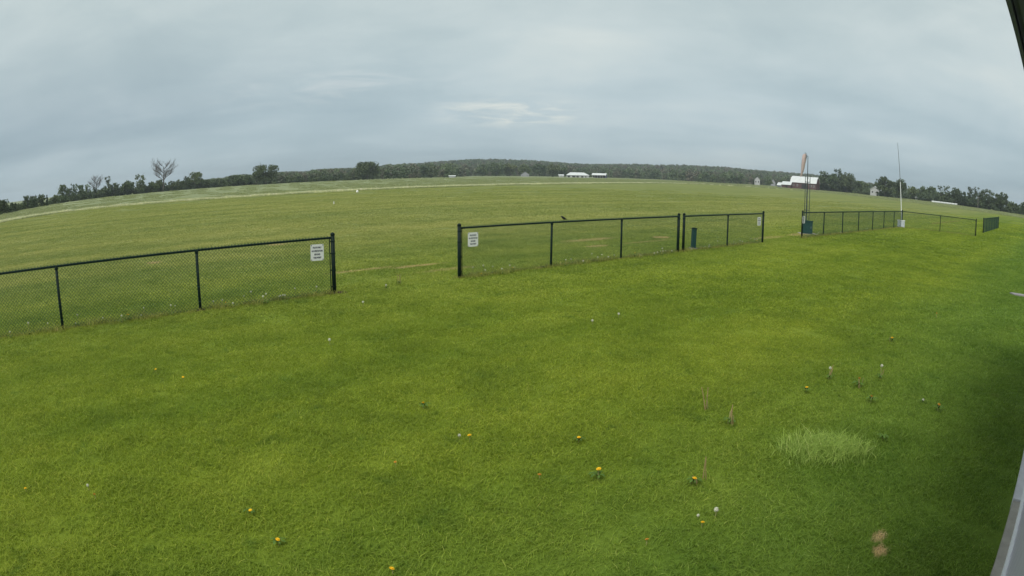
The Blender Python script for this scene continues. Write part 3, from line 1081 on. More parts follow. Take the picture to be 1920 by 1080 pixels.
scatter('hill_woods', np.array(wp), rng.random(n_) * 6.28, np.array(wsc), rng.integers(0, 8, n_), wood_protos(8), kind='stuff',
        label='mass of spring woods over the hill and along its foot')

# ------------------------------------------------------------------ far buildings
def frame_at(az, d, off=0.0):
    return (d * math.sin(R(az)), d * math.cos(R(az)), 0.0), R(-az + off)


def house(name, label, cat, az, d, w_, dep, wh, rh, wm, rm, off=0.0, win=0, ridge='x', door=False, base=0.0, over=0.3):
    loc, rz = frame_at(az, d, off)
    t = thing(name, label, cat, (loc[0], loc[1], base), rz)
    x0, x1 = -w_ / 2, w_ / 2
    b = MB()
    if ridge == 'x':
        b.prism([(0, 0), (dep, 0), (dep, wh), (dep / 2, wh + rh - .1), (0, wh)], 0, x0, x1)
        b.build('wall', wm, t)
        rf = MB()
        th = .14
        s = rh / (dep / 2)
        rf.prism([(-over, wh - over * s), (dep / 2, wh + rh), (dep + over, wh - over * s), (dep + over, wh - over * s + th), (dep / 2, wh + rh + th), (-over, wh - over * s + th)], 0, x0 - over, x1 + over)
        rf.build('roof', rm, t)
    else:
        b.prism([(x0, 0), (x1, 0), (x1, wh), (0, wh + rh - .1), (x0, wh)], 1, 0, dep)
        b.build('wall', wm, t)
        rf = MB()
        th = .16
        s = rh / (w_ / 2)
        rf.prism([(x0 - over, wh - over * s), (0, wh + rh), (x1 + over, wh - over * s), (x1 + over, wh - over * s + th), (0, wh + rh + th), (x0 - over, wh - over * s + th)], 1, -over, dep + over)
        rf.build('roof', rm, t)
    for i in range(win):
        cx = x0 + w_ * (i + .5) / win
        ww = min(.5, w_ / win * .3)
        wb = MB().box((cx - ww - .08, -.06, wh * .42), (cx + ww + .08, -.003, wh * .80))
        f = wb.build('window', M_TRIM, t)
        MB().box((cx - ww, -.075, wh * .45), (cx + ww, -.063, wh * .77)).build('pane', M_GLASS, f)
    if door:
        MB().box((x1 - w_ * .28, -.07, 0), (x1 - w_ * .12, -.003, min(2.2, wh * .75))).build('door', M_OPENING, t)
    return t


# red gambrel barn
loc, rz = frame_at(26.45, 427, -17)
t = thing('barn', 'red gambrel-roofed barn with a white metal roof behind the windsock mast', 'barn', loc, rz)
bw = 18.6
MB().box((-bw / 2, 0, 0), (bw / 2, 9.5, 4.3)).build('wall', M_BARNRED, t)
gp = [(0, 4.302), (9.5, 4.302), (7.6, 6.8), (4.75, 8.0), (1.9, 6.8)]
MB().prism(gp, 0, bw / 2 - .2, bw / 2).build('gable', M_BARNRED, t)
MB().prism(gp, 0, -bw / 2, -bw / 2 + .2).build('gable', M_BARNRED, t)
th = .12
prof_ = [(-.45, 4.0), (1.8, 6.95), (4.75, 8.25), (7.7, 6.95), (9.95, 4.0)]
for i in range(4):
    (y0, z0), (y1, z1) = prof_[i], prof_[i + 1]
    n_p = 6
    for k in range(n_p):   # metal sheets of the roof, each laid a hair higher than its neighbour
        xa, xb = -bw / 2 - .4 + (bw + .8) * k / n_p, -bw / 2 - .4 + (bw + .8) * (k + 1) / n_p
        h_ = .02 * (k % 2)
        MB().prism([(y0, z0 + h_), (y1, z1 + h_), (y1, z1 + th + h_), (y0, z0 + th + h_)], 0, xa + .01, xb).build('roof_sheet', M_ROOFWHITE, t)
MB().box((-1.2, -.09, 0), (3.2, -.003, 3.4)).build('door', M_OPENING, t)
for cx in (-7.2, -4.4, 5.4, 7.6):
    f = MB().box((cx - .5, -.07, 1.7), (cx + .5, -.003, 2.9)).build('window', M_TRIM, t)
    MB().box((cx - .4, -.085, 1.8), (cx + .4, -.073, 2.8)).build('pane', M_GLASS, f)
# its low white-roofed shed
loc, rz = frame_at(24.65, 424, -8)
t = thing('shed', 'low shed with a two-level white roof against the left of the red barn', 'shed', loc, rz)
MB().box((-1.6, 0, 0), (4.6, 6, 2.2)).build('wall', M_BARNRED, t)
MB().box((-4.6, -.8, 0), (-1.603, 5, 1.4)).build('wall', M_WALLGREY, t)
MB().prism([(-.5, 2.0), (6.2, 4.1), (6.2, 4.25), (-.5, 2.15)], 0, -1.9, 4.9).build('roof', M_ROOFWHITE, t)
MB().prism([(-1.8, 1.35), (5, 3.2), (5, 3.33), (-1.8, 1.5)], 0, -4.9, -1.91).build('roof', M_ROOFWHITE, t)
MB().box((1.0, -.05, 0), (2.4, -.003, 1.7)).build('door', M_OPENING, t)

# white farm sheds under the hill
loc, rz = frame_at(5.85, 518, 3)
t = thing('farm_shed', 'long white farm shed with hipped white roof at the foot of the hill', 'shed', loc, rz)
MB().box((-9, 0, 0), (9, 9, 1.9)).build('wall', M_WALLWHITE, t)
v = [(-9.6, -.5, 1.8), (9.6, -.5, 1.8), (9.6, 9.5, 1.8), (-9.6, 9.5, 1.8), (-6.2, 4.5, 4.1), (5.0, 4.5, 4.1)]
MB().add(v, [(0, 1, 5, 4), (1, 2, 5), (2, 3, 4, 5), (3, 0, 4), (0, 3, 2, 1)]).build('roof', M_ROOFWHITE, t)
for a, b in ((-8.4, -6.4), (-4.6, -2.2), (-1.2, .6), (2.6, 4.4), (6.0, 6.8)):
    MB().box((a, -.08, 0), (b, -.003, 1.35)).build('door', M_OPENING, t)
loc, rz = frame_at(7.72, 517, -14)
t = thing('open_shed', 'open-fronted white-roofed farm shed with a blue-grey end wall', 'shed', loc, rz)
MB().box((-5.6, 5, 0), (5.4, 5.3, 2.4)).build('back_wall', M_OPENING, t)
MB().box((5.4, 0, 0), (5.7, 5.3, 2.6)).build('end_wall', M_WALLBLUE, t)
MB().prism([(0, 2.602), (5.3, 2.602), (2.65, 3.5)], 0, 5.4, 5.7).build('gable', M_WALLBLUE, t)
MB().prism([(-.6, 2.2), (2.65, 3.75), (5.8, 2.3), (5.8, 2.45), (2.65, 3.9), (-.6, 2.35)], 0, -6, 6).build('roof', M_ROOFWHITE, t)
for x in (-5.5, -3.4, -1.2, 1.0, 3.2):
    MB().box((x, 0, 0), (x + .25, .25, 2.3)).build('post', M_WALLWHITE, t)

house('house', 'small white gabled house among trees left of the red barn', 'house', 22.15, 552, 4.8, 7, 4.6, 2.6, M_WALLWHITE, M_ROOFGREY, ridge='y', win=2)
house('house', 'grey gabled house half hidden just left of the barn shed', 'house', 23.62, 550, 4.2, 6, 3.4, 2.4, M_WALLGREY, M_ROOFGREY, ridge='y', win=1)
house('house', 'white house with a pale roof left of the great dark tree pair', 'house', 33.25, 384, 6.0, 7, 3.5, 1.9, M_WALLWHITE, M_ROOFWHITE, off=-18, win=2, ridge='y', door=True)
house('cottage', 'tiny white cottage under the trees right of the white pole', 'cottage', 37.45, 394, 3.2, 4, 1.4, .8, M_WALLWHITE, M_ROOFWHITE, win=2)
house('house', 'grey-roofed house under the tree row below the hilltop', 'house', 1.1, 536, 7.0, 7, 1.8, 2.4, M_WALLGREY, M_ROOFGREY, ridge='y', win=2)
house('shed', 'tiny pale shed at the wood edge left of the hilltop', 'shed', -5.42, 398, 4.0, 3, .9, .35, M_WALLWHITE, M_ROOFWHITE, win=0)
house('shed', 'small white shed just left of the long white farm shed', 'shed', 4.35, 522, 4.0, 4, 1.4, .7, M_WALLWHITE, M_ROOFWHITE, win=1)

# long white row at the wood's foot
loc, rz = frame_at(40.1, 342, -3)
t = thing('hay_row', 'long low white wrapped row at the foot of the right-hand trees', 'hay row', loc, rz)
for i in range(9):
    x = -7.6 + i * 1.7
    prof_ = [(r_, zz) for r_, zz in ((.0, 0.0),)]
    b = MB()
    ring = [(0.48 * math.cos(th_), .42 + .48 * math.sin(th_)) for th_ in np.linspace(0, 2 * math.pi, 11)[:-1]]
    b.prism(ring, 0, x, x + 1.6)
    b.build('bale', M_ROOFWHITE, t)


def utility_pole(label, az, d, h):
    loc, rz = frame_at(az, d, 25)
    t = thing('utility_pole', label, 'utility pole', loc, rz)
    MB().tube([(0, 0, -.3), (0, 0, h)], [.17, .11], 8).build('pole', M_WOODPOLE, t)
    MB().box((-.9, -.06, h - .55), (.9, .06, h - .40)).build('crossarm', M_WOODPOLE, t)
    for x in (-.8, 0.25, .8):
        MB().lathe([(.04, 0), (.06, .08), (.03, .16)], 6, (x, 0, h - .398)).build('insulator', M_GALV, t)


utility_pole('thin utility pole just right of the open farm shed', 8.68, 525, 7.4)
utility_pole('utility pole before the hill midway between farm sheds and barn', 13.45, 500, 6.9)
utility_pole('utility pole standing in front of the dark trees at the right', 43.45, 318, 5.6)

# ------------------------------------------------------------------ the clubhouse the camera hangs on (right edge)
ang = math.atan2(D[1], D[0])
t = thing('clubhouse', 'grey-sided building at the right edge with concrete footing and white trim', 'building', (0, 0, 0), ang)
# local x runs along the wall, local y out to the lawn
WY = -.312
for i in range(14):
    xa = -3.6 + i * .92
    b = MB()
    prof_ = []
    for k in range(5):
        u = xa + .92 * k / 4
        prof_ += [(u, WY), (u + .08, WY), (u + .10, WY + .004), (u + .13, WY + .004), (u + .15, WY)] if k < 4 else []
    prof_ += [(xa + .917, WY), (xa + .917, WY - .03), (xa, WY - .03)]
    vs = [(x, y, .17) for x, y in prof_] + [(x, y, 2.79) for x, y in prof_]
    n = len(prof_)
    b.add(vs, [(k, (k + 1) % n, n + (k + 1) % n, n + k) for k in range(n)] + [tuple(range(n)), tuple(range(n, 2 * n))])
    b.build('siding_panel', M_SIDING, t)
MB().box((-3.6, -6.3, 0), (9.26, WY - .035, 2.79)).build('wall', M_SIDING, t)
MB().box((-3.65, WY - .02, .098), (9.3, WY + .030, .168)).build('base_trim', M_TRIM, t)
MB().box((-3.7, -.6, -.2), (5.440, -.200, .096)).build('foundation_slab', M_CONCRETE, t)
MB().box((5.456, -.6, -.2), (9.4, -.198, .110)).build('foundation_slab', M_CONCRETE2, t, label='paler far slab of the footing')
EAVE, EY = 2.815, .040
MB().prism([(-6.6, EAVE), (EY - .006, EAVE), (EY - .006, EAVE + .13), (-3.3, 4.1), (-6.6, EAVE + .13)], 0, -4, 9.7).build('roof', M_ROOFGREY, t)
MB().box((-4, WY + .03, EAVE - .012), (9.7, EY - .016, EAVE - .003)).build('soffit', M_SOFFIT, t)
MB().box((-4.02, EY - .004, EAVE - .016), (9.72, EY + .004, EAVE + .14)).build('fascia', M_SOFFIT, t)

# ------------------------------------------------------------------ chain-link fences
FM = np.array([10.48286195, 24.88893998])     # a point on the fence line


def fpt(tt):
    p = FM + D * tt
    return (float(p[0]), float(p[1]), 0.0)


def chain_link(x0, x1, zb=.03, zt=1.268, pitch=.072, r=.0026):
    """straight diagonal wires in both directions, clipped to the bay, 3-sided"""
    b = MB()
    h = zt - zb
    W = x1 - x0
    for sgn, yo in ((1, .0021), (-1, -.0021)):
        k = -h
        while k < W:
            a, e = max(k, 0.0), min(k + h, W)
            if e - a > .01:
                za, ze = a - k, e - k
                p, q = Vector((a, yo, za)), Vector((e, yo, ze))
                if sgn < 0:
                    p, q = Vector((W - a, yo, za)), Vector((W - e, yo, ze))
                dr = (q - p).normalized()
                u = Vector((0, 1, 0))
                v = dr.cross(u)
                vs = []
                for c in (p, q):
                    for th_ in (90, 210, 330):
                        w_ = c + u * (r * math.sin(R(th_))) + v * (r * math.cos(R(th_)))
                        vs.append((x0 + w_.x, w_.y, zb + w_.z))
                b.add(vs, [(0, 1, 4, 3), (1, 2, 5, 4), (2, 0, 3, 5)])
            k += pitch
    k = pitch * .5     # twisted wire ends standing above the rail
    while k < W:
        b.add([(x0 + k - .007, -.007, 1.228), (x0 + k + .007, -.007, 1.228), (x0 + k, .009, 1.228), (x0 + k, 0, 1.288)], [(0, 1, 3), (1, 2, 3), (2, 0, 3)])
        k += pitch
    return b


LINE_R, TERM_R, RAIL_Z, RAIL_R = .031, .045, 1.216, .024
_cap = MB().lathe([(LINE_R + .006, -.035), (LINE_R + .008, .0), (.026, .025), (.026, .03)], 10).mesh('loop_cap', M_FENCE, True)
_dome = MB().lathe([(TERM_R + .005, -.03), (TERM_R + .006, .0), (TERM_R * .8, .022), (TERM_R * .3, .034), (.004, .036)], 12).mesh('post_cap', M_FENCE, True)
_lpost = MB().lathe([(LINE_R, -.2), (LINE_R, RAIL_Z - .028)], 10).mesh('post', M_FENCE, True)
_tpost = MB().lathe([(TERM_R, -.2), (TERM_R, 1.295)], 12).mesh('post', M_FENCE, True)
_band = MB().lathe([(TERM_R + .006, -.012), (TERM_R + .006, .012)], 12).add(
    [(TERM_R - .004, -.009, -.012), (TERM_R + .034, -.009, -.012), (TERM_R + .034, .009, -.012), (TERM_R - .004, .009, -.012),
     (TERM_R - .004, -.009, .012), (TERM_R + .034, -.009, .012), (TERM_R + .034, .009, .012), (TERM_R - .004, .009, .012)],
    [(0, 3, 2, 1), (4, 5, 6, 7), (0, 1, 5, 4), (1, 2, 6, 5), (2, 3, 7, 6), (3, 0, 4, 7)]).mesh('tension_band', M_FENCE)
_bar = MB().box((-.010, -.004, .04), (.010, .004, 1.24)).mesh('tension_bar', M_FENCE)
_cup = MB().tube([(0, 0, 0), (.07, 0, 0)], .027, 10).mesh('rail_cup', M_FENCE)
_tie = MB().lathe([(LINE_R + .004, -.004), (LINE_R + .004, .004)], 8).mesh('wire_tie', M_WIRE)


def terminal(t, x, sides, y=0.0, rz=0.0):
    p = link('post', _tpost, t, (x, y, 0), label='thicker end post')
    link('post_cap', _dome, p, (0, 0, 1.296))
    for s in sides:
        for zz in (.16, .52, .88, 1.14):
            link('tension_band', _band, p, (0, 0, zz), (0, 0, rz + (0 if s > 0 else math.pi)))
    return p


def run(t, xs, ends, y=0.0, rz=0.0):
    """posts and mesh at local x positions; ends = (is first a terminal, is last a terminal)"""
    o = t
    for i, x in enumerate(xs):
        first, last = i == 0, i == len(xs) - 1
        if (first and ends[0]) or (last and ends[1]):
            s = 1 if first else -1
            terminal(t, x, (s,))
            link('tension_bar', _bar, t, (x + s * (TERM_R + .03), 0, 0))
            link('rail_cup', _cup, t, (x + s * TERM_R * .7, 0, RAIL_Z), (0, 0, 0 if s > 0 else math.pi))
        elif not ((first and ends[0] is None) or (last and ends[1] is None)):
            p = link('post', _lpost, t, (x, 0, 0), (R(random.uniform(-.6, .6)), R(random.uniform(-.5, .5)), 0))
            link('loop_cap', _cap, p, (0, 0, RAIL_Z - .028))
            for zz in (.2, .5, .8, 1.05):
                link('wire_tie', _tie, p, (0, 0, zz))
    MB().tube([(xs[0], 0, RAIL_Z), (xs[-1], 0, RAIL_Z)], RAIL_R, 10).build('top_rail', M_FENCE, t, smooth_=True)
    for a, b in zip(xs[:-1], xs[1:]):
        m0 = TERM_R + .03 if a == xs[0] and ends[0] else 0.0
        m1 = TERM_R + .03 if b == xs[-1] and ends[1] else 0.0
        o = chain_link(0, b - a - m0 - m1)
        ob = o.build('chain_link_mesh', M_WIRE, t, kind='stuff')
        ob.location = (a + m0, -(LINE_R - .006), 0)


def fence(label, ts, ends):
    t = thing('chain_link_fence', label, 'fence', fpt(ts[0]), ang, 'dark green chain-link fences along the pilots\' line')
    run(t, [q - ts[0] for q in ts], ends)
    return t


fence('left chain-link fence that runs out of the left edge, sign at its right end', [-30.75, -27.7, -24.66, -21.62, -18.56], (None, True))
fence('middle chain-link fence of three bays with a sign near its left end post', [-15.25, -12.24, -9.33, -6.33], (True, True))
fence('short two-bay chain-link fence with a sign at its right end and green post behind', [-6.02, -3.02, -.03], (True, True))
t4 = fence('long right-hand chain-link fence that turns a corner by the white pole', [4.22, 7.14, 10.18, 13.22, 16.30, 19.20, 22.10, 24.72], (True, True))
# return leg from the corner
c0 = np.array(fpt(24.72)[:2])
c1 = np.array([34.74, 36.79])
L2 = float(np.linalg.norm(c1 - c0))
a2 = math.atan2(*(c1 - c0)[::-1]) - ang
ux, uy = math.cos(a2), math.sin(a2)
base_x = 24.72 - 4.22
def rpt(s, zz=0.0, off=0.0):
    return (base_x + ux * s - uy * off, uy * s + ux * off, zz)
for s in (L2 * .51,):
    p = link('post', _lpost, t4, rpt(s))
    link('loop_cap', _cap, p, (0, 0, RAIL_Z - .028))
p = link('post', _tpost, t4, rpt(L2), label='thicker end post')
link('post_cap', _dome, p, (0, 0, 1.296))
for zz in (.16, .52, .88, 1.14):
    link('tension_band', _band, p, (0, 0, zz), (0, 0, a2 + math.pi))
link('tension_bar', _bar, t4, rpt(L2 - TERM_R - .03), (0, 0, a2))
MB().tube([rpt(.02, RAIL_Z), rpt(L2, RAIL_Z)], RAIL_R, 10).build('top_rail', M_FENCE, t4, smooth_=True)
for s0, s1 in ((TERM_R, L2 * .51), (L2 * .51, L2 - TERM_R - .03)):
    ob = chain_link(0, s1 - s0).build('chain_link_mesh', M_WIRE, t4, kind='stuff')
    ob.location = rpt(s0, 0, -.024)
    ob.rotation_euler = (0, 0, a2)
# far fence, seen nearly end-on
p0 = np.array([40.27, 41.57])
t = thing('chain_link_fence', 'farthest chain-link fence at the right, seen almost end-on so it looks teal', 'fence', (40.27, 41.57, 0), ang, 'dark green chain-link fences along the pilots\' line')
run(t, [3.05 * i for i in range(7)], (True, True))

# bare soil at two post feet
def soil(x, y, rx, ry, hh, mt, nm='bare_soil', lab=None, seed=1):
    r = np.random.default_rng(seed)
    b = MB()
    n, vs, fs = 22, [(x, y, hh)], []
    for k, f in enumerate((.35, .7, 1.0)):
        for i in range(n):
            th_ = 2 * math.pi * i / n
            q = f * (1 + .22 * r.normal() * f)
            lx, ly = rx * q * math.cos(th_), ry * q * math.sin(th_)
            vs.append((x + D[0] * lx + N[0] * ly, y + D[1] * lx + N[1] * ly, max(.004, hh * (1 - f * f) + .006 * r.normal())))
    for i in range(n):
        fs.append((0, 1 + i, 1 + (i + 1) % n))
        for k in range(2):
            fs.append((1 + k * n + i, 1 + (k + 1) * n + i, 1 + (k + 1) * n + (i + 1) % n, 1 + k * n + (i + 1) % n))
    b.add(vs, fs)
    b.build(nm, mt, kind='structure', label=lab, smooth_=True)


x, y, _ = fpt(-18.56)
soil(x, y, .27, .09, .055, M_SOILDARK, lab='dark bare soil round the foot of the left fence end post', seed=3)
x, y, _ = fpt(-21.62)
soil(x, y, .12, .06, .05, M_SOILDARK, lab='dark soil at the foot of a left fence post', seed=4)
x, y, _ = fpt(-12.6)
soil(x, y, .25, .06, .05, M_SOILDARK, lab='dark soil along the middle fence', seed=5)

# weeds the mower cannot reach, along the foot of every fence
wpts = []
for a, b_ in ((-30, -18.4), (-15.3, -6.2), (-6.1, 0.1), (4.2, 24.8), (38, 57)):
    tt = a
    while tt < b_:
        p = FM + D * tt + N * random.gauss(0.0, .07)
        if in_view(*p, 52):
            wpts.append((p[0], p[1], 0))
        tt += random.uniform(.07, .2)
for i in range(40):
    s = i / 40
    p = c0 * (1 - s) + c1 * s
    wpts.append((p[0] + random.gauss(0, .06), p[1] + random.gauss(0, .06), 0))
n_ = len(wpts)
scatter('fence_weeds', np.array(wpts), rng.random(n_) * 6.28, 0.6 + .8 * rng.random(n_) ** 2, rng.integers(0, 4, n_),
        grass_protos(4, 60, .15, .12, .009, M_WEED, nm='weed_tuft', lean=.9), kind='stuff', label='uncut grass along the foot of the fences')


# ------------------------------------------------------------------ signs
def text_mesh(body, size, width=None):
    cu = bpy.data.curves.new('lettering', 'FONT')
    cu.body = body
    cu.size = size
    cu.align_x = 'CENTER'
    cu.extrude = .0006
    cu.offset = .0016
    cu.resolution_u = 2
    o = bpy.data.objects.new('lettering_source', cu)
    COL.objects.link(o)
    bpy.context.view_layer.update()
    me = bpy.data.meshes.new_from_object(o.evaluated_get(bpy.context.evaluated_depsgraph_get()))
    bpy.data.objects.remove(o)
    co = np.array([v.co for v in me.vertices])
    if width:
        k = width / (co[:, 0].max() - co[:, 0].min())
        co[:, 0] *= k
        me.vertices.foreach_set('co', co.astype(np.float32).ravel())
    # a bolder stroke
    me.materials.clear()
    me.materials.append(M_INK)
    me.name = 'lettering'
    return me


SW, SH = .305, .345
rc = .022
outl = []
for cx, cz, a0 in ((SW / 2 - rc, SH - rc, 0), (-SW / 2 + rc, SH - rc, 90), (-SW / 2 + rc, rc, 180), (SW / 2 - rc, rc, 270)):
    for k in range(5):
        a = R(a0 + k * 22.5)
        outl.append((cx + rc * math.cos(a), cz + rc * math.sin(a)))
SIGN = MB().prism(outl, 1, -.002, .002).mesh('panel', M_SIGN)
LINES = [(text_mesh('PILOTS ONLY', .048, .195), .262), (text_mesh('NO SPECTATORS', .048, .255), .190), (text_mesh('BEYOND', .048, .135), .118), (text_mesh('THIS POINT', .048, .185), .048)]
TIE = MB().box((-.006, -.006, -.012), (.006, .002, .012)).mesh('cable_tie', M_TIE)


def sign(label, loc, tilt=0.0):
    t = thing('sign', label, 'sign', (loc[0], loc[1], loc[2] - SH / 2), ang, 'white four-line signs on the chain-link fences')
    t.rotation_euler = (0, tilt, ang)
    link('panel', SIGN, t)
    for me, zz in LINES:
        link('lettering', me, t, (0, -.0045, zz), (R(90), 0, 0))
    for x in (-SW / 2 + .02, SW / 2 - .02):
        for zz in (.02, SH - .02):
            link('cable_tie', TIE, t, (x, -.001, zz))


sign('white sign wired to the left fence beside its right end post', (-4.101, 12.792, .933), R(1))
sign('white sign near the left end post of the three-bay middle fence', (-.953, 15.395, .919))
sign('white sign at the right end of the short two-bay fence', (10.148, 24.573, .909))
sign('white sign at the left end of the long right-hand fence, over the green cabinet', (13.825, 27.614, .886), R(-1))


# ------------------------------------------------------------------ things along the pilots' line
# green cabinet on a pad
MB().box((-.48, -.32, 0), (.48, .42, .035)).build('concrete_pad', M_CONCRETE, kind='structure', label='concrete pad under the green cabinet')
bpy.data.objects['concrete_pad'].location = (15.35, 30.12, 0)
bpy.data.objects['concrete_pad'].rotation_euler = (0, 0, R(-12))
t = thing('cabinet', 'dark green metal cabinet on a pad behind the right-hand fence', 'cabinet', (15.34, 30.10, .036), R(-27))
MB().box((-.27, -.2, .0), (.27, .2, .62)).build('body', M_BOXGREEN, t)
MB().prism([(-.235, .622), (.235, .622), (.235, .66), (-.235, .69)], 0, -.295, .295).build('lid', M_BOXGREEN, t)
d_ = MB().box((-.235, -.214, .05), (.235, -.203, .58)).build('door', M_BOXGREEN, t)
MB().box((.17, -.236, .28), (.20, -.216, .38)).build('handle', M_GALV, d_)

# short green post behind the two-bay fence
t = thing('green_post', 'short thick green post just behind the two-bay fence', 'post', (6.46, 21.90, 0), R(8))
t.rotation_euler = (R(-1), R(2.0), R(8))
MB().box((-.078, -.06, .05), (.078, .06, .72)).build('body', M_BOXGREEN, t)
MB().prism([(-.09, .722), (.09, .722), (.09, .755), (0, .775), (-.09, .755)], 1, -.075, .075).build('cap', M_FENCE, t)
MB().box((-.12, -.10, -.1), (.12, .10, .048)).build('foot', M_CONCRETE, t)

# lattice mast and windsock
TW = (15.72, 31.05)
t = thing('lattice_mast', 'slim steel lattice mast with a dark top pole behind the green cabinet', 'mast', (TW[0], TW[1], 0), R(-26))
LEGP = [(-.135, -.06), (.135, -.06), (0, .17)]
for x, y in LEGP:
    MB().tube([(x, y, -.1), (x, y, 3.05)], .019, 6).build('leg', M_DARKPOLE, t)
zz, k = .15, 0
br = []
while zz < 2.95:
    for i in range(3):
        a, b_ = LEGP[i], LEGP[(i + 1) % 3]
        s, e = (a, b_) if k % 2 == 0 else (b_, a)
        MB().tube([(s[0], s[1], zz), (e[0], e[1], zz + .38)], .005, 5).build('brace', M_GALV, t)
    zz += .38
    k += 1
MB().tube([(-.03, .02, .4), (-.02, .02, 2.6), (0.0, .02, 4.12)], [.028, .026, .016], 8).build('top_pole', M_DARKPOLE, t)
for zz in (1.2, 2.7):
    MB().box((-.15, -.075, zz), (.15, .04, zz + .03)).build('clamp', M_DARKPOLE, t)

t = thing('windsock', 'limp faded pink windsock hanging from the top of the lattice mast', 'windsock', (15.55, 31.10, 4.28), 0)
def W3(x, y, zz):
    return (x - 15.55, y - 31.10, zz - 4.28)
r = np.random.default_rng(4)
pts = [(15.555, 31.12, 4.23), (15.54, 31.13, 4.12), (15.52, 31.14, 3.92), (15.485, 31.16, 3.66), (15.455, 31.175, 3.42), (15.415, 31.195, 3.20), (15.365, 31.215, 2.98)]
rad = [.075, .112, .125, .105, .090, .070, .045]
b = MB()
n, vs, fs = 18, [], []
for i, (p, rr) in enumerate(zip(pts, rad)):
    for k in range(n):
        th_ = 2 * math.pi * k / n
        q = rr * (1 + .16 * math.sin(3 * th_ + .4 * i) + .10 * math.sin(7 * th_ + 1.1 * i)) * (1.0 if abs(math.sin(th_)) < .7 else .8)
        vs.append(W3(p[0] + q * math.cos(th_), p[1] + q * math.sin(th_) * .7, p[2] + .02 * math.cos(th_)))
for i in range(len(pts) - 1):
    for k in range(n):
        fs.append((i * n + k, i * n + (k + 1) % n, (i + 1) * n + (k + 1) % n, (i + 1) * n + k))
b.add(vs, fs)
so = b.build('sock', M_SOCK, t, smooth_=True)
# the wire hoop at its mouth and the swivel arm
hoop = [W3(15.60 + .055 * math.cos(a) + .01, 31.12 + .05 * math.sin(a), 4.12 + .13 * math.sin(a)) for a in np.linspace(0, 2 * math.pi, 17)]
MB().tube(hoop, .012, 6, cap=False).build('hoop', M_DARKPOLE, t)
MB().tube([W3(15.70, 31.06, 4.08), W3(15.65, 31.08, 4.22), W3(15.58, 31.11, 4.30), W3(15.545, 31.12, 4.30)], .010, 6).build('swivel_arm', M_DARKPOLE, t)
MB().tube([W3(15.655, 31.12, 4.15), W3(15.60, 31.13, 3.90), W3(15.545, 31.15, 3.6)], [.03, .022, .012], 6).build('stiffener', M_DARKPOLE, t)

# tall white pole and white cabinet by the fence corner
t = thing('antenna_pole', 'tall thin white pole leaning left beside the fence corner', 'pole', (29.61, 40.68, 0))
def Q3(x, y, zz):
    k = 1.035
    return (x * k - 29.61, y * k - 40.68, CAM_H + (zz - CAM_H) * k)
MB().tube([Q3(28.61, 39.30, -.2), Q3(28.49, 39.37, 1.31), Q3(28.36, 39.47, 3.46)], [.042, .036, .030], 8).build('lower_pole', M_POLEWHITE, t)
MB().tube([Q3(28.36, 39.47, 3.46), Q3(28.25, 39.54, 5.0), Q3(28.16, 39.61, 6.3)], [.026, .022, .014], 8).build('upper_pole', M_POLEDARK, t)
MB().lathe([(.035, -.05), (.035, .05)], 8, Q3(28.36, 39.47, 3.46)).build('joint', M_POLEDARK, t)
t = thing('cabinet', 'small white cabinet at the foot of the tall white pole', 'cabinet', (29.40, 40.58, 0), R(-35))
MB().box((-.30, -.18, .04), (.30, .18, .50)).build('body', M_WHITEBOX, t)
MB().box((-.33, -.21, .502), (.33, .21, .55)).build('lid', M_POLEWHITE, t)
d_ = MB().box((-.26, -.192, .07), (.26, -.183, .47)).build('door', M_WHITEBOX, t)
MB().box((.19, -.212, .24), (.21, -.194, .32)).build('handle', M_GALV, d_)
MB().box((-.32, -.2, -.05), (.32, .2, .038)).build('foot', M_CONCRETE, t)

# field markers
t = thing('marker', 'white dome-topped marker at the edge of the crop field', 'marker', (-22.62, 90.83, 0))
MB().lathe([(.17, 0), (.18, .12), (.16, .24), (.10, .33), (.02, .36)], 14).build('body', M_MARKER, t, smooth_=True)
MB().box((-.22, -.22, -.02), (.22, .22, .03)).build('base', M_CONCRETE, t)
t = thing('marker', 'small white peg standing in the mown field nearer than the crop edge', 'marker', (-15.92, 55.05, 0))
MB().lathe([(.045, -.05), (.045, .20), (.03, .24)], 10).build('peg', M_MARKER, t)
MB().lathe([(.065, .241), (.065, .255)], 10).build('cap', M_POLEWHITE, t)

# bird on the top rail of the middle fence
bx, by, bz = 1.40, 17.375, RAIL_Z + RAIL_R
t = thing('bird', 'small black bird perched on the top rail of the middle fence', 'bird', (bx, by, bz), R(200))
me = bpy.data.meshes.new('body')
vv = [(-.105, 0, .035), (-.05, 0, .058), (0, 0, .075), (.035, 0, .100), (.055, 0, .128), (.078, 0, .126), (.098, 0, .122)]
me.from_pydata(vv, [(i, i + 1) for i in range(6)], [])
ob = link('body', me, t)
sk = ob.modifiers.new('skin', 'SKIN')
for i, q in enumerate([.010, .020, .036, .032, .023, .012, .004]):
    me.skin_vertices[0].data[i].radius = (q, q * (.35 if i == 0 else 1))
me.skin_vertices[0].data[2].use_root = True
ss = ob.modifiers.new('sub', 'SUBSURF')
ss.levels = ss.render_levels = 2
me.materials.append(M_BIRD)
for s in (-1, 1):
    MB().tube([(.0, .012 * s, .045), (.008, .013 * s, .0)], .003, 5).build('leg', M_BIRD, t)
    MB().add([(.03, .034 * s, .085), (-.02, .040 * s, .085), (-.085, .018 * s, .05), (-.03, .036 * s, .055)], [(0, 1, 2, 3)]).build('wing', M_BIRD, t)
MB().lathe([(.004, 0), (.0045, .004)], 6, (.066, .018, .132)).build('eye', M_GALV, t)

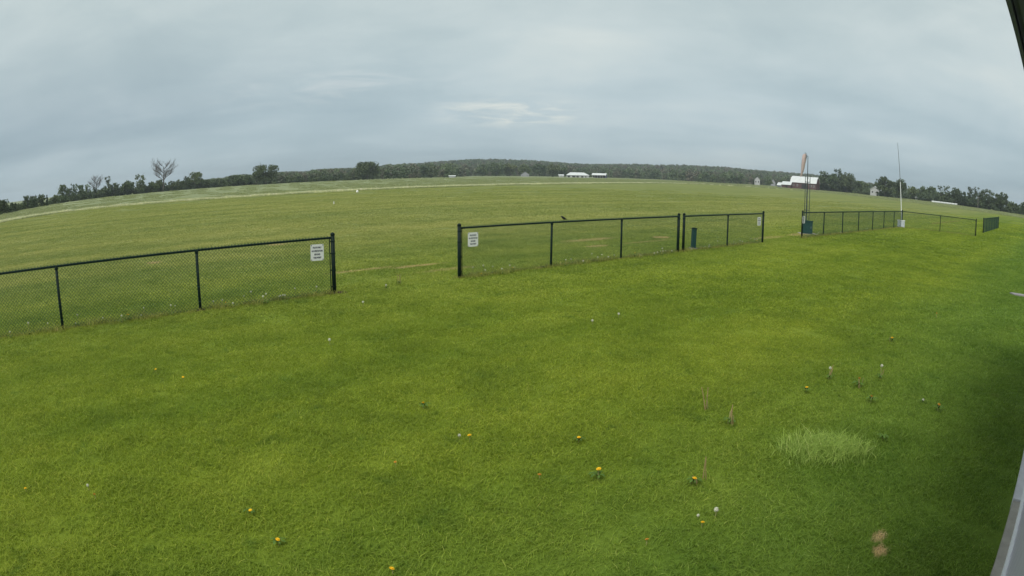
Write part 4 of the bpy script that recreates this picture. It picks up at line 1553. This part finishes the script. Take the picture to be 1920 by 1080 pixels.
# stone landing at the right edge
r = np.random.default_rng(9)
t = thing('stone_landing', 'pale flat stones set in the lawn at the right edge of the view', 'stones', (14.55, 13.45, 0), R(-42))
for (cx, cy, a, b_) in ((.34, .0, .34, .16), (.98, .04, .36, .24), (1.66, -.02, .36, .28), (1.25, .46, .40, .20), (2.3, .2, .34, .3)):
    poly = [(cx + a * (1 + .12 * r.normal()) * math.cos(q), cy + b_ * (1 + .12 * r.normal()) * math.sin(q)) for q in np.linspace(0, 2 * math.pi, 10)[:-1]]
    MB().prism(poly, 2, -.05, .040 + .012 * r.random()).build('stone', M_STONE, t)

# ------------------------------------------------------------------ the clump of long pale grass
q1, t1 = blades(1500, .50, .16, .0055, 1.1, seed=71, ry=.34, inner=True)
q2, t2 = blades(400, .38, .19, .005, 1.0, seed=72, ry=.24, inner=True)
q3, t3 = blades(500, .66, .11, .005, 1.2, seed=73, ry=.46)
link('grass_clump', quads_mesh('grass_clump', np.concatenate([q1, q2, q3]), 4, M_TALL, np.concatenate([t1, t2, t3])), None, (3.04, 5.03, 0), (0, 0, R(-5)),
     label='clump of longer pale grass standing up from the short lawn', category='grass clump')

# ------------------------------------------------------------------ dandelions
def head_flower(rr):
    b = MB()
    n = 22
    for ring_, (r0, z0) in enumerate(((1.0, .0), (.75, .25), (.45, .4))):
        for k in range(n - ring_ * 5):
            a = 2 * math.pi * (k + .37 * ring_) / (n - ring_ * 5)
            wv = .16 * rr
            ca, sa = math.cos(a), math.sin(a)
            b.add([(-sa * wv, ca * wv, z0 * rr * .3), (sa * wv, -ca * wv, z0 * rr * .3), (ca * rr * r0 + sa * wv, sa * rr * r0 - ca * wv, rr * (z0 + .12)), (ca * rr * r0 - sa * wv, sa * rr * r0 + ca * wv, rr * (z0 + .12))], [(0, 1, 2, 3)])
    b.lathe([(.35 * rr, -.25 * rr), (.5 * rr, 0), (.45 * rr, .3 * rr), (.15 * rr, .5 * rr)], 9)
    return b


def head_puff(rr):
    b = MB()
    r = np.random.default_rng(3)
    b.lathe([(.25 * rr, -.25 * rr), (.4 * rr, .0), (.3 * rr, .3 * rr), (.05 * rr, .42 * rr)], 8)
    for k in range(70):
        v = Vector(r.normal(size=3)).normalized()
        u = v.orthogonal().normalized()
        w_ = v.cross(u)
        c = v * rr * .85
        s = rr * .26
        b.add([c + u * s, c - u * s * .5 + w_ * s * .8, c - u * s * .5 - w_ * s * .8], [(0, 1, 2)])
        b.add([v * rr * .2 + u * rr * .02, v * rr * .2 - u * rr * .02, c], [(0, 1, 2)])
    return b


def rosette(rr, n, seed):
    r = np.random.default_rng(seed)
    b = MB()
    for k in range(n):
        a = 2 * math.pi * (k + .4 * r.random()) / n
        L = rr * (.7 + .5 * r.random())
        ca, sa = math.cos(a), math.sin(a)
        prev = None
        vs, fs = [], []
        for i, (f, wv, zz) in enumerate(((.05, .04, .03), (.35, .16, .42), (.55, .09, .5), (.75, .17, .45), (1.0, .02, .30))):
            for s in (-1, 1):
                vs.append((ca * L * f - sa * wv * L * s, sa * L * f + ca * wv * L * s, zz * L + .03))
        for i in range(4):
            fs.append((2 * i, 2 * i + 1, 2 * i + 3, 2 * i + 2))
        b.add(vs, fs)
    return b


FLOWER = head_flower(.021).mesh('flower_head', M_YELLOW)
WILT = head_flower(.017).mesh('flower_head', M_ORANGE)
PUFF = head_puff(.024).mesh('seed_head', M_PUFF)
ROS = [rosette(.075, 8, s).mesh('leaf_rosette', M_ROSETTE) for s in (1, 2, 3)]
STEMS = {}


def stem_mesh(h, mt):
    key = (round(h, 2), mt.name)
    if key not in STEMS:
        STEMS[key] = MB().tube([(0, 0, 0), (.004, .003, h * .6), (0, 0, h)], [.0048, .0042, .0038], 5).mesh('stem', mt)
    return STEMS[key]


def dandelion(x, y, kind, label, h=.07, s=1.0, ros=True, group=None, extra=0):
    nm = {'flower': 'dandelion', 'wilt': 'dandelion', 'puff': 'dandelion_puff', 'stalk': 'dandelion_stalk'}[kind]
    t = thing(nm, label, 'dandelion', (x, y, 0), random.random() * 6.28, group)
    t.scale = (s, s, s)
    stem = link('stem', stem_mesh(h, M_STEM if kind != 'stalk' else M_BROWNSTEM), t)
    if kind != 'stalk':
        hd = {'flower': FLOWER, 'wilt': WILT, 'puff': PUFF}[kind]
        link(hd.name.split('.')[0], hd, t, (0, 0, h + .004), (random.uniform(-.35, .1), random.uniform(-.3, .3), 0))
    if ros:
        link('leaf_rosette', random.choice(ROS), t, (0, 0, 0), (0, 0, random.random() * 6))
    for k in range(extra):
        a = random.random() * 6.28
        l_ = link('stem', stem_mesh(h * random.uniform(.7, 1.3), M_STEM if k % 2 else M_BROWNSTEM), t, (.03 * math.cos(a), .03 * math.sin(a), 0), (.25 * math.cos(a), .25 * math.sin(a), 0))


for (x, y, k, h, s, ros, ex, lab) in [
    (-4.89, 7.21, 'flower', .06, .8, False, 0, 'small yellow dandelion, upper of a pair well below the left fence'),
    (-4.27, 6.96, 'flower', .06, .9, False, 0, 'yellow dandelion, lower right of a pair well below the left fence'),
    (-4.30, 3.55, 'flower', .06, .8, False, 0, 'yellow dandelion nearest the left edge, low in the view'),
    (-3.51, 3.74, 'wilt', .06, .9, False, 0, 'orange dandelion just below a white puff, lower left lawn'),
    (-3.69, 3.87, 'puff', .07, .7, False, 0, 'white puff just above an orange dandelion, lower left lawn'),
    (-2.02, 3.96, 'flower', .05, .75, True, 0, 'yellow dandelion with dark leaves, left of the bottom centre'),
    (-1.02, 5.01, 'wilt', .06, .8, False, 0, 'dull yellow dandelion alone, left of the lawn centre'),
    (-1.65, 3.58, 'flower', .06, .85, True, 0, 'yellow dandelion over a dark rosette near the bottom edge'),
    (-.77, 3.36, 'flower', .06, .9, False, 0, 'yellow dandelion cut by the bottom edge of the view'),
    (-.96, 6.47, 'flower', .07, 1.0, True, 0, 'yellow dandelion alone below the gap between left and middle fences'),
    (-.40, 5.63, 'flower', .06, 1.0, False, 0, 'yellow dandelion just right of a white puff, lawn centre'),
    (-.50, 5.66, 'puff', .06, .75, False, 0, 'white puff just left of a yellow dandelion, lawn centre'),
    (.65, 5.60, 'flower', .06, .9, True, 0, 'yellow dandelion right of the lawn centre, above the large one'),
    (.74, 4.80, 'flower', .10, 1.05, True, 0, 'largest yellow dandelion, raised on a stem, lower middle lawn'),
    (.24, 4.80, 'wilt', .06, 1.0, False, 0, 'orange dandelion left of the largest yellow one'),
    (.96, 3.73, 'wilt', .06, .9, False, 0, 'orange dandelion close to the bottom edge right of centre'),
    (1.55, 4.63, 'flower', .06, 1.0, True, 3, 'yellow dandelion beside a tall pale stalk with splayed leaves'),
    (1.43, 3.92, 'flower', .06, .8, False, 0, 'yellow dandelion just under a pair of white puffs'),
    (1.57, 4.04, 'puff', .08, 1.0, False, 0, 'larger white puff, right one of a pair, lower right of centre'),
    (1.43, 4.05, 'puff', .06, .6, False, 0, 'smaller white puff, left one of a pair, lower right of centre'),
    (3.65, 6.76, 'flower', .07, 1.0, True, 0, 'yellow dandelion behind the left half of the pale grass clump'),
    (5.16, 5.74, 'wilt', .07, 1.2, True, 0, 'orange-yellow dandelion rightmost in the lawn, near the building'),
    (6.48, 8.89, 'flower', .07, 1.2, True, 1, 'pale yellow dandelion far right, above the tall puffs'),
    (9.01, 10.66, 'wilt', .08, 1.2, False, 0, 'dull dandelion far right, farthest from the building base'),
    (4.23, 7.21, 'puff', .16, 1.0, True, 3, 'tall white puff beside dark leaves, behind the pale grass clump'),
    (5.03, 7.06, 'puff', .18, 1.1, True, 2, 'tallest white puff with pale stems, behind and right of the clump'),
    (4.49, 6.80, 'wilt', .10, 1.3, True, 2, 'brownish wilted dandelion between two tall white puffs'),
    (4.36, 6.24, 'wilt', .07, 1.2, True, 0, 'brown-orange dandelion directly behind the clump\'s right end'),
    (5.11, 6.04, 'puff', .06, .8, True, 0, 'small puff in dark leaves left of the orange-yellow dandelion'),
    (2.31, 5.91, 'stalk', .16, 1.1, True, 5, 'dark weedy rosette with bare stems left of the pale grass clump'),
    (2.17, 6.39, 'stalk', .24, 1.1, False, 2, 'bare brown stalks standing left of the weedy rosette'),
    (1.66, 4.72, 'stalk', .22, 1.0, False, 1, 'tall pale bare stalk just behind a yellow dandelion'),
    (-2.74, 8.95, 'puff', .08, 1.1, False, 0, 'white puff alone in the lawn below the left fence sign'),
    (-2.87, 11.78, 'puff', .08, 1.1, False, 0, 'white puff in the lawn right of the left fence end post'),
    (1.90, 10.94, 'puff', .08, 1.0, False, 0, 'white puff below the middle fence, right one of two'),
    (1.36, 10.42, 'puff', .08, 1.0, False, 0, 'white puff below the middle fence, left one of two'),
    (-2.77, 13.6, 'puff', .10, 1.0, True, 1, 'pale puff in the gap between left and middle fences'),
    (-2.6, 14.29, 'stalk', .22, 1.0, True, 4, 'pale stalks in the gap between left and middle fences'),
    (3.87, 5.15, 'stalk', .04, 1.0, True, 0, 'flat weed rosette right of the pale grass clump'),
]:
    dandelion(x, y, k, lab, h, s, ros, None, ex)

# the many along the fence feet: too small to show their parts
def whole(kind, h):
    b = MB()
    hd = head_puff(.021) if kind == 'puff' else head_flower(.022)
    b.v = [(x, y, zz + h) for x, y, zz in hd.v]
    b.f, b.mi = list(hd.f), [0] * len(hd.f)
    b.tube([(0, 0, 0), (0, 0, h)], .004, 4, mi=1)
    for k in range(5):
        a = k * 1.3
        b.add([(0, 0, .01), (.07 * math.cos(a - .2), .07 * math.sin(a - .2), .05), (.14 * math.cos(a), .14 * math.sin(a), .06), (.07 * math.cos(a + .2), .07 * math.sin(a + .2), .05)], [(0, 1, 2, 3)], 2)
    return b.mesh('dandelion', [M_PUFF if kind == 'puff' else M_YELLOW, M_STEM, M_ROSETTE])


WH = [whole('puff', .13), whole('puff', .20), whole('puff', .09), whole('flower', .10)]
KINDS_ = ['white dandelion puff', 'tall white dandelion puff', 'low white dandelion puff', 'yellow dandelion']
for (a, b_, n, spot) in [
    (-27.6, -24.8, 7, 'left fence, in the bay nearest the left edge'),
    (-24.5, -21.7, 9, 'left fence, in the middle bay of the view'),
    (-21.4, -18.7, 14, 'left fence, in the bay under its sign'),
    (-15.1, -12.4, 9, 'middle fence, in the bay under its sign'),
    (-12.1, -9.4, 8, 'middle fence, in its central bay'),
    (-9.2, -6.5, 10, 'middle fence, in its right-hand bay'),
    (-5.9, -3.1, 8, 'short fence, in the bay with the green post'),
    (-2.9, -.2, 10, 'short fence, in the bay under its sign'),
    (4.4, 7.0, 5, 'long right fence, in the bay with the green cabinet'),
    (7.3, 13.0, 6, 'long right fence, in its second and third bays'),
    (13.4, 22.0, 6, 'long right fence, in its bays towards the corner'),
]:
    for i in range(n):
        p = FM + D * random.uniform(a, b_) + N * random.gauss(0, .13)
        kk = random.choices(range(4), (4, 3, 3, 3))[0]
        lab = KINDS_[kk] + ' under the ' + spot.replace(', in the ', ', ').replace(', in its ', ', ')
        link('dandelion', WH[kk], None, (p[0], p[1], 0), (0, 0, random.random() * 6.28), label=lab, category='dandelion', group=lab.replace('dandelion puff', 'dandelion puffs').replace('yellow dandelion ', 'yellow dandelions ')).scale = (s_ := random.uniform(.8, 1.25), s_, s_)

# ------------------------------------------------------------------ air
HAZE_DENSITY = 0.00030
hz = MB().box((-3150, -3150, -3.0), (3150, 3150, 55.0)).build('haze', [], None, kind='stuff', label='thin pale haze over the fields')
hmat = bpy.data.materials.new('haze_air')
hmat.use_nodes = True
hn = hmat.node_tree
hn.nodes.clear()
pv = nd(hn, 'ShaderNodeVolumePrincipled')
pv.inputs['Color'].default_value = (0.86, 0.93, 1.0, 1)
pv.inputs['Density'].default_value = HAZE_DENSITY
pv.inputs['Anisotropy'].default_value = 0.3
ho = nd(hn, 'ShaderNodeOutputMaterial')
hn.links.new(pv.outputs[0], ho.inputs['Volume'])
hz.data.materials.append(hmat)
